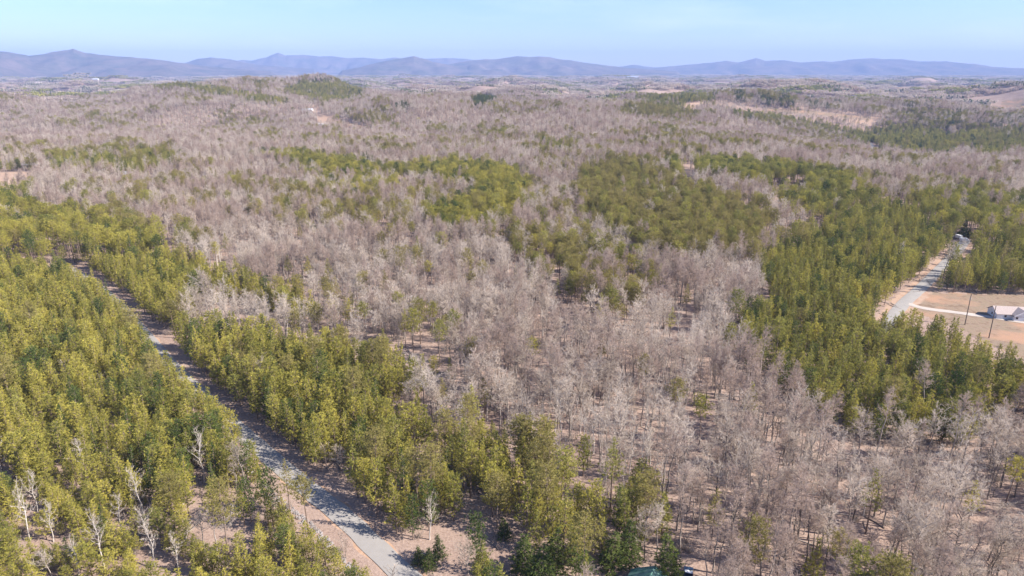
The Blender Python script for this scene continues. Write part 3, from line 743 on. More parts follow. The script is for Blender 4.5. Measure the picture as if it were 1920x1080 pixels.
# trees the photograph shows singly: (kind, crown-centre column, row, height, tone, label)
SINGLE = [
 ('tall', 655, 577, 16, 0, 'tall slender pine with a dark bare stem, left one of the close pair'),
 ('tall', 681, 583, 16, 0, 'tall slender pine with a bare stem, right one of the close pair'),
 ('tall', 758, 597, 16, 0, 'tall narrow pine leaning a little, left of the two joined crowns in the bare wood'),
 ('tall', 772, 602, 17, 0, 'tall yellow green pine, right of the two joined crowns in the bare wood'),
 ('tall', 822, 622, 18, 1, 'tall thin olive pine standing alone in the bare wood below centre'),
 ('tall', 808, 582, 15, 0, 'small headed olive pine just above the tall thin lone pine'),
 ('pine', 813, 686, 9, 0, 'short pine by itself east of the middle roadside stand'),
 ('pine', 846, 690, 9.5, 1, 'short bushy pine, second east of the middle roadside stand'),
 ('pine', 722, 634, 10, 1, 'conical pine standing just off the corner of the middle roadside stand'),
 ('tall', 1318, 762, 16, 0, 'yellow green pine rising alone from the bare wood west of the east stand'),
 ('tall', 1640, 912, 17, 0, 'broad domed yellow pine with forked stems alone in the bare wood at lower right'),
 ('tall', 1828, 925, 13, 0, 'small crowned pine among bare trunks near the lower right corner'),
 ('tall', 1902, 880, 14, 0, 'narrow yellow pine at the right edge of the photo in the bare wood'),
 ('pine', 1528, 1050, 12, 1, 'green conical pine at the bottom edge among bare trunks'),
 ('tall', 1290, 548, 15, 2, 'round olive pine alone in the bare wood below the olive stand'),
 ('tall', 1258, 592, 14, 1, 'faint olive pine in the bare wood below the round lone pine'),
 ('tall', 1185, 492, 15, 0, 'spreading olive pine in the mixed middle wood, upper one'),
 ('tall', 1165, 585, 13, 2, 'low spreading olive pine at the foot of the mixed middle wood'),
 ('tall', 425, 450, 16, 0, 'round topped pine beside the tall ridge pines at their east end'),
 ('tall', 402, 466, 15, 0, 'small pine close west of the round topped pine by the ridge'),
 ('tall', 538, 490, 15, 1, 'olive pine in the pale wood, first of three in a loose row'),
 ('tall', 576, 494, 15, 0, 'yellowish pine in the pale wood, second of three in a loose row'),
 ('tall', 614, 498, 15, 0, 'thin pine in the pale wood, third of three in a loose row'),
 ('tall', 562, 430, 14, 2, 'dark topped pine left of the pair above the loose row'),
 ('tall', 588, 422, 13, 1, 'short pine right of the dark topped pine above the loose row'),
 ('tall', 662, 402, 14, 0, 'round olive pine in the thinned central wood'),
 ('tall', 712, 405, 14, 2, 'wide olive pine in the thinned central wood, nearer the central stand'),
 ('tall', 800, 500, 13, 0, 'lone small yellow pine in the middle of the pale bare wood'),
 ('tall', 772, 425, 12, 0, 'narrow pine just below and left of the central stand'),
 ('tall', 972, 466, 15, 1, 'broad olive pine in the bare wood right of centre'),
 ('tall', 1003, 452, 15, 0, 'thin olive pine right of the broad olive pine'),
 ('tall', 1032, 466, 14, 0, 'yellowish pine right of the two olive pines at centre'),
 ('tall', 1050, 490, 14, 0, 'lower yellowish pine beside the olive pines at centre'),
 ('tall', 1045, 535, 13, 1, 'dark green pine at the left end of the small central cluster'),
 ('tall', 1068, 540, 13, 1, 'middle green pine of the small central cluster'),
 ('tall', 1096, 553, 12, 1, 'low round green pine at the right end of the small central cluster'),
 ('tall', 1000, 650, 12, 0, 'pale green pine low in the bare wood below centre'),
 ('tall', 941, 440, 12, 2, 'tiny round pine above the broad olive pine'),
 ('pine', 797, 795, 15, 0, 'full rounded pine above the lower roadside stand, set off from its neighbours'),
 ('pine', 850, 925, 13, 0, 'bright yellow conical pine in the lower roadside stand'),
 ('pine', 1095, 848, 12, 0, 'rounded green pine at the east edge of the lower roadside stand'),
 ('tall', 1445, 322, 14, 1, 'spreading pine beyond the small pale clearing'),
 ('tall', 445, 322, 14, 0, 'isolated dark pine in the bare slope left of the thin strip'),
 ('tall', 880, 860, 15, 0, 'tall yellow green pine in the middle of the lower roadside stand'),
]
SING = []
for kd, px, py, ht, tone, lab in SINGLE:
    x, y, z = ground_at(px, py, ht * (0.75 if kd == 'tall' else 0.6))
    s = (TALLPINE if kd == 'tall' else PINE)[tone][(px + py) % 2 if kd == 'pine' else (px + py) % 3]
    SING.append((x, y, z, ht / SRC[s]['h'], s, lab, 'pine'))
for px, py, ht, lab in [(1150, 1032, 9.5, 'dark green conical spruce left of the green roof, smaller of the two'), (1177, 1014, 11, 'tall dark conical spruce left of the green roof'),
                        (1254, 1050, 12, 'broad dark spruce leaning over the right side of the green roof'), (946, 990, 5.5, 'small dark rounded cedar by the little clearing'),
                        (1012, 1062, 12, 'dark spruce among the pines at the bottom edge'), (985, 1036, 10, 'shaded dark spruce behind the bottom edge pines'), (1040, 1030, 10, 'dark narrow spruce between yellow pines near the bottom'),
                        (803, 1048, 5.5, 'brownish green cedar bush on the verge beside the near road'), (822, 1025, 6, 'olive cedar just behind the verge bush'),
                        (785, 1040, 4.5, 'low rusty cedar bush closest to the near road'),
                        (1807, 428, 12, 'tall dark conical cedar behind the parked white vehicles'), (1818, 436, 7, 'small dark cedar beside the brown roofed sheds')]:
    x, y, z = ground_at(px, py, ht * 0.5)
    s = SPRUCE[(px + py) % 2]; SING.append((x, y, z, ht / 10, s, lab, 'spruce'))
# white-stemmed and other bare trees whose feet show: (foot column, row, height, white?, label)
for px, py, ht, kind, lab in [
 (57, 1014, 15, 'white', 'bare tree with a bright white straight stem in the lower left plantation'), (100, 1016, 11, 'white', 'thin white stemmed bare tree right of the bright one at lower left'),
 (197, 1066, 14, 'white', 'tall white stemmed bare tree at the lower left, standing alone among yellow pines'), (150, 1085, 10, 'white', 'slim white bare tree cut by the bottom edge of the photo'),
 (268, 966, 14, 'white', 'white forked bare tree rising high in the lower left plantation'), (282, 1028, 12, 'white', 'white bare tree below the high forked one'),
 (228, 1000, 11, 'white', 'slight bare tree left of the high forked white one'), (292, 1062, 11, 'white', 'twin stemmed white bare tree near the bottom, below the plantation'),
 (336, 1072, 10, 'white', 'short white bare tree west of the small brown clearing'), (382, 906, 17, 'white', 'large many branched white bare tree above the small brown clearing'),
 (462, 918, 14, 'wide', 'wide grey bare tree at the road edge above the clearing'), (445, 925, 9, 'small', 'small grey bare tree under the wide roadside one'),
 (165, 896, 12, 'white', 'pale bare tree inside the west plantation'), (4, 896, 13, 'white', 'pale bare tree at the left edge of the photo'),
 (100, 1095, 9, 'wide', 'bushy grey bare tree in the bottom left corner'), (70, 960, 12, 'white', 'thin pale bare tree left of the bright white stem'),
 (127, 720, 9, 'small', 'small bare tree in the middle of the west plantation'), (195, 735, 7, 'small', 'low bare tree right of the small one in the west plantation'),
 (805, 1012, 12, 'white', 'white stemmed bare tree beside the near road, right of the asphalt'), (880, 1100, 11, 'wide', 'spreading grey bare tree at the bottom edge beside the pines'),
 (495, 740, 12, 'wide', 'grey bare tree inside the middle roadside stand'), (640, 895, 9, 'wide', 'grey bare tree on the right verge of the road'),
 (612, 880, 8, 'small', 'small bare tree on the right verge of the road'), (1208, 1050, 13, 'wide', 'forked pale bare tree just behind the green roof'),
 (1232, 1040, 14, 'wide', 'thin leaning bare tree behind the right end of the green roof')]:
    x, y, z = ground_at(px, py)
    s = {'white': WHITE[(px + py) % 2], 'wide': BARE[(px + py) % 3], 'small': SAPL[0]}[kind]
    SING.append((x, y, z, ht / SRC[s]['h'], s, lab, 'bare'))

T = np.vstack(TREES)
sx_ = [(q[0], q[1], q[6]) for q in SING]
# make room round the single trees
dmin = np.full(len(T), 1e9)
for a, b, kd_ in sx_:
    ra = math.hypot(a, b); ux, uy = -a / ra, -b / ra        # towards the camera
    dx = T[:, 0] - a; dy = T[:, 1] - b; al = dx * ux + dy * uy; ac = np.abs(dx * uy - dy * ux)
    reach = min(50.0, max(18.0, ra * 0.09)) if kd_ != 'bare' else 8.0; wd_ = 4.0 if kd_ != 'bare' else 2.2; k_ = 1.0 if kd_ != 'bare' else 1.5
    dmin = np.minimum(dmin, np.where((al > 0) & (al < reach) & (ac < wd_), 0.0, np.hypot(dx, dy) * k_))
kindT = np.array([0 if SRC[int(s)]['kind'] == 'pine' else 1 if SRC[int(s)]['kind'] == 'bare' else 2 for s in T[:, 6]])
T = T[(dmin > 3.0)]; kindT = np.array([0 if SRC[int(s)]['kind'] == 'pine' else 1 if SRC[int(s)]['kind'] == 'bare' else 2 for s in T[:, 6]])
# keep the view of the house corner open
hsrc = np.array([SRC[int(s)]['h'] for s in T[:, 6]])
px, py, dd = project(T[:, 0], T[:, 1], T[:, 2] + 0.6 * hsrc * T[:, 4])
vis = (px > 6) & (px < 1914) & (py > 0) & (py < 1074)
size = hsrc * T[:, 4] / dd * vis
pick = np.zeros(len(T), bool)
nS = {k: sum(1 for q in SING if q[6] == k) for k in ('pine', 'bare')}
for kk, lim in ((0, 298 - nS['pine']), (1, 298 - nS['bare'])):
    c = np.where((kindT == kk) & vis)[0]; c = c[np.argsort(-size[c])][:lim]; pick[c] = True
# shrubs: the nearest hundred or so singly
c = np.where((kindT == 2) & vis)[0]; c = c[np.argsort(-size[c])][:140]; pick[c] = True

# ------------------------------------------------------------------ single trees as things
SIZEW = {'pine': ['low', 'short', 'middling', 'tall', 'very tall'], 'bare': ['small', 'slender', 'middling', 'tall', 'towering']}
TONEW = {0: 'yellow green', 1: 'mid green', 2: 'olive', 3: 'dark green'}
ORD = ['nearest', 'second nearest', 'third nearest', 'fourth nearest', 'fifth nearest', 'sixth nearest', 'seventh nearest', 'eighth nearest', 'ninth nearest', 'tenth nearest',
       'eleventh nearest', 'twelfth nearest', 'thirteenth nearest', 'fourteenth nearest', 'fifteenth nearest', 'sixteenth nearest', 'seventeenth nearest', 'eighteenth nearest', 'nineteenth nearest', 'twentieth nearest']
ORD += [t + ' ' + o for t, r_ in (('twenty', 9), ('thirty', 9)) for o in ['first nearest', 'second nearest', 'third nearest', 'fourth nearest', 'fifth nearest', 'sixth nearest', 'seventh nearest', 'eighth nearest', 'ninth nearest'][:r_]]
MARKS = [('the bottom left corner of the photo', -10, 1080), ('the bright white stemmed tree', 57, 1014), ('the lone white stem by the bottom edge', 197, 1066), ('the high forked white tree', 268, 966),
 ('the small brown clearing', 415, 975), ('the big white bare tree', 382, 906), ('the wide grey roadside tree', 462, 918), ('the left edge of the photo midway down', 0, 700), ('the small bare plantation tree', 127, 720),
 ('where the road widens', 492, 842), ('the near end of the road', 775, 1080), ('the bottom edge below the riprap', 560, 1080), ('the little clearing with the cedar', 870, 990), ('the green roof', 1205, 1070), ('the yellow conical pine', 850, 935),
 ('the white tree by the road', 805, 1012), ('the full rounded pine', 797, 800), ('the dark spruces', 1165, 1035), ('the lone pine at the bottom edge', 1528, 1060), ('the domed yellow pine', 1640, 950), ('the bottom right corner of the photo', 1920, 1080),
 ('the small crowned lower right pine', 1828, 960), ('the right edge pine', 1902, 900), ('the lone west yellow pine', 1318, 800), ('the two short lone pines', 830, 700), ('the dark blue parked truck', 1286, 1078), ('the south edge of the east stand', 1660, 800),
 ('the tall thin lone pine', 822, 660), ('the middle of the road bend', 330, 692), ('the bottom edge at centre right', 1400, 1080), ('the lower edge of the field', 1900, 670), ('the bottom middle pines', 1000, 1080),
 ('the upper left plantation edge', 90, 500), ('the foot of the mixed middle wood', 1165, 640), ('the right edge below the field', 1920, 780), ('the rounded edge pine', 1095, 880), ('the brown gap left of the roof', 1130, 1075), ('the top of the visible road', 222, 560)]
MG = [ground_at(a, min(b, 1080))[:2] for _, a, b in MARKS]
rank = {}
def place_tree(x, y, z, sxy, sz, rot, s, label, group, kind, tilt=(0, 0)):
    S = SRC[s]
    nm = {'pine': 'pine_tree', 'bare': 'bare_tree', 'spruce': 'spruce_tree', 'shrub': 'leafless_shrub'}[kind]
    cat = {'pine': 'pine tree', 'bare': 'bare tree', 'spruce': 'spruce tree', 'shrub': 'shrub'}[kind]
    e = bpy.data.objects.new(nm, None); COL.objects.link(e); e.empty_display_size = 0.5
    e.location = (x, y, z); e.rotation_euler = (tilt[0], tilt[1], rot); e.scale = (sxy, sxy, sz)
    tag(e, label, cat, group)
    for pn, me in (('stems' if kind == 'shrub' else 'trunk', S['tr']), ('crown' if kind in ('pine', 'spruce') else 'twigs', S['cr'])):
        c = bpy.data.objects.new(pn, me); COL.objects.link(c); c.parent = e
for x, y, z, sc, s, lab, kd in SING:
    grp = {'pine': 'pines standing apart or rising from the woods', 'bare': 'single leafless trees', 'spruce': 'dark spruces and cedars'}[kd]
    sq = sc ** 0.7 if kd != 'spruce' else sc ** 0.5 * (1.4 if sc > 0.9 else 1.0)
    place_tree(x, y, z, sq, sc, rnd.uniform(0, 6.28), s, lab, grp, kd, (rnd.uniform(-.04, .04), rnd.uniform(-.04, .04)))
idx = np.where(pick)[0]
# nearest landmark and rank among the trees of the same kind there
MGa = np.array(MG)
order = []
for i in idx:
    dm = np.hypot(MGa[:, 0] - T[i, 0], MGa[:, 1] - T[i, 1]); k = int(np.argmin(dm)); order.append((k, int(kindT[i]), dm[k], i))
order.sort()
cnt = {}
for k, kk, dm, i in order:
    S = SRC[int(T[i, 6])]; kd = S['kind']; h = S['h'] * T[i, 4]
    if kd == 'pine':
        sw = SIZEW['pine'][0 if h < 7 else 1 if h < 9.5 else 2 if h < 12 else 3 if h < 16 else 4]; look = sw + ' ' + TONEW[S['tone']] + ' pine'; stand = STANDS[int(T[i, 7])][0] if T[i, 7] >= 0 else 'open wood'
        grp = 'pines of the ' + stand
    elif kd == 'bare':
        sw = SIZEW['bare'][0 if h < 9 else 1 if h < 13 else 2 if h < 17 else 3 if h < 21 else 4]
        look = sw + {'white': ' white stemmed', 'twig_pale': ' pale grey', 'twig_grey': ' grey', 'twig_brown': ' brownish', 'small': ' thin grey'}[S['tag']] + ' bare tree'; grp = 'leafless hardwoods of the near woods'
    else: look = 'low leafless shrub'; grp = 'leafless shrubs of the undergrowth'
    key = (k, look); c = cnt.get(key, 0); cnt[key] = c + 1
    word = ORD[c] if c < len(ORD) else 'outermost'
    if c >= len(ORD):                     # past twenty: say it by the second mark too
        d2 = np.hypot(MGa[:, 0] - T[i, 0], MGa[:, 1] - T[i, 1]); k2 = int(np.argsort(d2)[1]); lab = look + ' between ' + MARKS[k][0] + ' and ' + MARKS[k2][0]
    else: lab = look + ' ' + word + ' to ' + MARKS[k][0]
    place_tree(T[i, 0], T[i, 1], T[i, 2], T[i, 3], T[i, 4], T[i, 5], int(T[i, 6]), lab, grp, kd, (rnd.uniform(-.03, .03), rnd.uniform(-.03, .03)))

# ------------------------------------------------------------------ the rest of the woods: one object per kind of wood, trees set by geometry nodes
def scatter(name, pos, scl, rot, idx_, meshes, label, cat):
    lib = bpy.data.collections.new(name + ' shapes')
    for i, me in enumerate(meshes):
        o = bpy.data.objects.new('%s_shape_%02d' % (name, i), me); lib.objects.link(o)
    me = bpy.data.meshes.new(name); me.vertices.add(len(pos)); me.vertices.foreach_set('co', np.asarray(pos, np.float32).ravel())
    for an, ty, fld, arr in (('i_scale', 'FLOAT_VECTOR', 'vector', scl), ('i_rot', 'FLOAT_VECTOR', 'vector', rot), ('i_idx', 'INT', 'value', idx_)):
        a = me.attributes.new(an, ty, 'POINT'); a.data.foreach_set(fld, np.asarray(arr, np.int32 if ty == 'INT' else np.float32).ravel())
    o = tag(link(name, me), label, cat, kind='stuff')
    ng = bpy.data.node_groups.new(name + ' scatter', 'GeometryNodeTree')
    ng.interface.new_socket('Geometry', in_out='INPUT', socket_type='NodeSocketGeometry'); ng.interface.new_socket('Geometry', in_out='OUTPUT', socket_type='NodeSocketGeometry')
    N, L = ng.nodes, ng.links
    gi = N.new('NodeGroupInput'); go = N.new('NodeGroupOutput')
    iop = N.new('GeometryNodeInstanceOnPoints'); ci = N.new('GeometryNodeCollectionInfo')
    ci.inputs['Collection'].default_value = lib; ci.inputs['Separate Children'].default_value = True; ci.inputs['Reset Children'].default_value = True
    def na(nm, ty): a = N.new('GeometryNodeInputNamedAttribute'); a.data_type = ty; a.inputs['Name'].default_value = nm; return a.outputs['Attribute']
    e2r = N.new('FunctionNodeEulerToRotation')
    L.new(gi.outputs[0], iop.inputs['Points']); L.new(ci.outputs[0], iop.inputs['Instance'])
    iop.inputs['Pick Instance'].default_value = True
    L.new(na('i_idx', 'INT'), iop.inputs['Instance Index']); L.new(na('i_rot', 'FLOAT_VECTOR'), e2r.inputs[0])
    L.new(e2r.outputs[0], iop.inputs['Rotation']); L.new(na('i_scale', 'FLOAT_VECTOR'), iop.inputs['Scale'])
    L.new(iop.outputs[0], go.inputs[0])
    md = o.modifiers.new('scatter', 'NODES'); md.node_group = ng
    return o
def scatter_rows(name, rows, label, cat):
    used = sorted(set(int(s) for s in rows[:, 6])); mp = {s: i for i, s in enumerate(used)}
    n = len(rows); scl = np.column_stack([rows[:, 3], rows[:, 3], rows[:, 4]])
    rot = np.column_stack([rng.normal(0, .025, n), rng.normal(0, .025, n), rows[:, 5]])
    scatter(name, rows[:, :3], scl, rot, [mp[int(s)] for s in rows[:, 6]], [SRC[s]['both'] for s in used], label, cat)
print('trees', len(T), 'pines', int((kindT == 0).sum()), 'bare', int((kindT == 1).sum()), 'picked', int(pick.sum()))
scatter_rows('pine_forest', T[(kindT == 0) & ~pick], 'dense stands of yellow green and olive pines across the valley beyond the nearest trees', 'pine forest')
scatter_rows('bare_forest', T[(kindT == 1) & ~pick], 'leafless grey and pinkish hardwood forest covering the rolling land', 'bare forest')
if ((kindT == 2) & ~pick).any(): scatter_rows('undergrowth', T[(kindT == 2) & ~pick], 'low leafless undergrowth between the trunks', 'undergrowth')

# far woodland, 2.7 km to the foot of the mountains
pos, scl, rot, ix = [], [], [], []
for r0, r1, s in ((2680, 6500, 44), (6500, 15500, 88)):
    X, Y = lattice(r0, r1, s, 900 + s)
    Z = H(X, Y); n = len(X); px_, py_, _ = project(X, Y, Z + 8)
    cl = np.zeros(n, bool)
    for k in CLEAR:
        for poly in CLEAR[k]: cl |= inpoly(px_, py_, poly)
    v = vnoise(X, Y, 500, 91) ; v2 = vnoise(X, Y, 260, 92); v3 = vnoise(X * 0.35, Y, 420, 93)
    bare_land = (v3 > 0.80)
    t = np.where(v > 0.68, 3, np.where(v2 > 0.62, 2, np.where(rng.random(n) < 0.4, 1, 0)))
    for nm, poly, dens, ht, tone in STANDS:
        if dens > 0.6: t[inpoly(px_, py_, poly)] = 3
    k = ~cl & ~bare_land; q = s / 44
    pos.append(np.column_stack([X, Y, Z - 1])[k]); scl.append(np.column_stack([np.full(n, q * 1.04), np.full(n, q * 1.04), np.full(n, 1.0 + 0.15 * (q - 1))])[k])
    rot.append(np.column_stack([np.zeros(n), np.zeros(n), rng.integers(0, 4, n) * math.pi / 2])[k]); ix.append(t[k])
scatter('far_woodland', np.vstack(pos), np.vstack(scl), np.vstack(rot), np.concatenate(ix), PATCH, 'hazy far woodland of bare trees and dark pine patches below the mountains', 'woodland')

# ------------------------------------------------------------------ riprap along the left verge
def rock_mesh(seed):
    r = np.random.default_rng(seed)
    import bmesh
    bm = bmesh.new(); bmesh.ops.create_icosphere(bm, subdivisions=2, radius=0.5)
    d = r.normal(size=(5, 3))
    for v in bm.verts:
        k = 1 + 0.12 * sum(math.sin(3 * v.co.dot(Vector(q)) + i) for i, q in enumerate(d)) / 2
        v.co *= k; v.co.z *= 0.6; v.co.x *= 1.2
    me = bpy.data.meshes.new('rock'); bm.to_mesh(me); bm.free(); me.materials.append(M['rock']); return me
M['rock'] = mat('pale grey rock', plain, (0.24, 0.215, 0.205), 0.35, 2.0, 0.9, 0.1)
rocks = [rock_mesh(i) for i in range(4)]
Pn = R_MAIN[-42:]; Tn = np.gradient(Pn, axis=0); Tn /= np.linalg.norm(Tn, axis=1)[:, None]; Nn = np.stack([-Tn[:, 1], Tn[:, 0]], -1)
sgn = -1.0 if (Nn[-1, 0] > 0) else 1.0
rp = []
for i in range(700):
    k = rnd.randrange(len(Pn)); o = Pn[k] + Nn[k] * sgn * (6.6 + abs(rnd.gauss(0, 1.0))) + Tn[k] * rnd.uniform(-1, 1); rp.append((o[0], o[1], float(H(o[0], o[1])) + 0.03))
n = len(rp); sc_ = rng.uniform(0.2, 0.7, n)
scatter('riprap', np.array(rp), np.column_stack([sc_, sc_, sc_]), np.column_stack([rng.uniform(-.3, .3, n), rng.uniform(-.3, .3, n), rng.uniform(0, 6, n)]), rng.integers(0, 4, n), rocks, 'loose pale rocks lining the ditch beside the near road', 'rocks')

# fallen branches and logs on the forest floor
def log_mesh(seed):
    r = random.Random(seed); g = Geo(); L = 3.2; p = [np.array([-L, 0, 0.02]), np.array([-1, r.uniform(-.2, .2), 0.06]), np.array([1, r.uniform(-.3, .3), 0.08]), np.array([L, r.uniform(-.3, .3), 0.1])]
    g.tube(p, [0.2, 0.17, 0.13, 0.05], 6)
    for _ in range(6):
        f = r.uniform(-0.5, 2.6); o = np.array([f, 0, 0.08]); d = rdir(r.uniform(0.2, 1.0), r.choice([-1, 1]) * r.uniform(0.4, 1.2)); g.tube([o, o + d * r.uniform(.8, 1.8)], [0.05, 0.012], 3)
    return g.mesh('log', M['bark_grey'])
lx, ly = rng.uniform(-190, 330, 2600), rng.uniform(115, 430, 2600)
lu = np.zeros(len(lx)) + 0.0; st_l, cl_l = classify(lx, ly, H(lx, ly), lu, lu)
d_l, _ = dist_to(lx, ly, R_MAIN); kk = ~cl_l & (d_l > 8) & (np.abs(lx) < 0.8 * ly + 20); lx, ly = lx[kk], ly[kk]; n = len(lx); ls = rng.uniform(0.5, 1.3, n)
scatter('fallen_branches', np.column_stack([lx, ly, H(lx, ly) + 0.05]), np.column_stack([ls, ls, ls]), np.column_stack([np.zeros(n), np.zeros(n), rng.uniform(0, 6.28, n)]), rng.integers(0, 3, n), [log_mesh(i) for i in range(3)], 'fallen logs and branches lying on the leaf litter', 'fallen branches')

# ------------------------------------------------------------------ buildings, vehicles, poles
class Bx:
    """collects boxes, prisms and cylinders into one mesh"""
    def __init__(s): s.V = []; s.F = []
    def poly(s, pts, faces): b = len(s.V); s.V += [tuple(p) for p in pts]; s.F += [tuple(i + b for i in f) for f in faces]; return s
    def box(s, x0, x1, y0, y1, z0, z1):
        return s.poly([(x0,y0,z0),(x1,y0,z0),(x1,y1,z0),(x0,y1,z0),(x0,y0,z1),(x1,y0,z1),(x1,y1,z1),(x0,y1,z1)], [(3,2,1,0),(4,5,6,7),(0,1,5,4),(1,2,6,5),(2,3,7,6),(3,0,4,7)])
    def prism(s, sect, axis, a, b):
        """a closed 2D section extruded along axis 'x' or 'y' from a to b"""
        n = len(sect); P = []
        for t in (a, b):
            for p, q in sect: P.append((t, p, q) if axis == 'x' else (p, t, q))
        return s.poly(P, [tuple(range(n)), tuple(range(2 * n - 1, n - 1, -1))] + [(i, i + n, (i + 1) % n + n, (i + 1) % n) for i in range(n)])
    def cyl(s, p, q, r0, r1, k=10):
        p, q = Vector(p), Vector(q); t = (q - p).normalized(); u = t.orthogonal().normalized(); v = t.cross(u); P = []
        for c, r in ((p, r0), (q, r1)):
            for i in range(k): a = 2 * math.pi * i / k; P.append(c + r * (math.cos(a) * u + math.sin(a) * v))
        return s.poly(P, [tuple(range(k - 1, -1, -1)), tuple(range(k, 2 * k))] + [(i, (i + 1) % k, (i + 1) % k + k, i + k) for i in range(k)])
    def build(s, name, m, parent=None, bevel=0):
        me = bpy.data.meshes.new(name); me.from_pydata(s.V, [], s.F); me.materials.append(m); me.update()
        import bmesh
        bm = bmesh.new(); bm.from_mesh(me); bmesh.ops.recalc_face_normals(bm, faces=bm.faces); bm.to_mesh(me); bm.free()
        o = link(name, me, parent)
        if bevel:
            md = o.modifiers.new('bevel', 'BEVEL'); md.width = bevel; md.segments = 2; md.limit_method = 'ANGLE'
        return o
def empty(name, loc, rz=0):
    o = bpy.data.objects.new(name, None); COL.objects.link(o); o.location = loc; o.rotation_euler = (0, 0, rz); return o

M['siding_white'] = mat('white lap siding', ribbed, (0.78, 0.77, 0.76), 4.0, 'Z', 0.2)
M['siding_tan'] = mat('tan siding', ribbed, (0.48, 0.40, 0.32), 4.0, 'Z', 0.2)
M['shingle'] = mat('weathered tan grey shingles', plain, (0.40, 0.33, 0.30), 0.25, 5.0, 0.9, 0.1)
M['shingle_brown'] = mat('brown shingles', plain, (0.24, 0.17, 0.14), 0.25, 5.0, 0.9, 0.1)
M['shingle_grey'] = mat('grey metal roof', ribbed, (0.42, 0.43, 0.46), 3.0, 'X', 0.2)
M['roof_green'] = mat('green ribbed metal roof', ribbed, (0.045, 0.16, 0.12), 5.0, 'X', 0.35, 0.4)
M['roof_dark'] = mat('dark slate roof', plain, (0.07, 0.08, 0.10), 0.3, 3.0, 0.7, 0.2)
M['trim'] = mat('white trim', plain, (0.80, 0.78, 0.76), 0.05)
M['glass'] = mat('dark window glass', plain, (0.03, 0.035, 0.045), 0.2, 1.0, 0.12, 0.6)
M['door'] = mat('painted door', plain, (0.25, 0.12, 0.09), 0.1)
M['concrete'] = mat('concrete', plain, (0.5, 0.47, 0.44), 0.15, 2.0, 0.9)
M['wood_pole'] = mat('weathered pole timber', plain, (0.14, 0.105, 0.085), 0.25, 3.0, 0.9)
M['metal'] = mat('galvanised metal', plain, (0.45, 0.46, 0.48), 0.1, 2.0, 0.4, 0.5)
M['tyre'] = mat('tyre rubber', plain, (0.02, 0.02, 0.02), 0.1)
M['paint_white'] = mat('white vehicle paint', plain, (0.82, 0.82, 0.82), 0.03, 2.0, 0.3, 0.5)
M['paint_blue'] = mat('dark blue vehicle paint', plain, (0.03, 0.06, 0.12), 0.05, 2.0, 0.3, 0.5)
M['lamp_glass'] = mat('lamp glass', plain, (0.6, 0.55, 0.5), 0.05, 2.0, 0.2, 0.5)

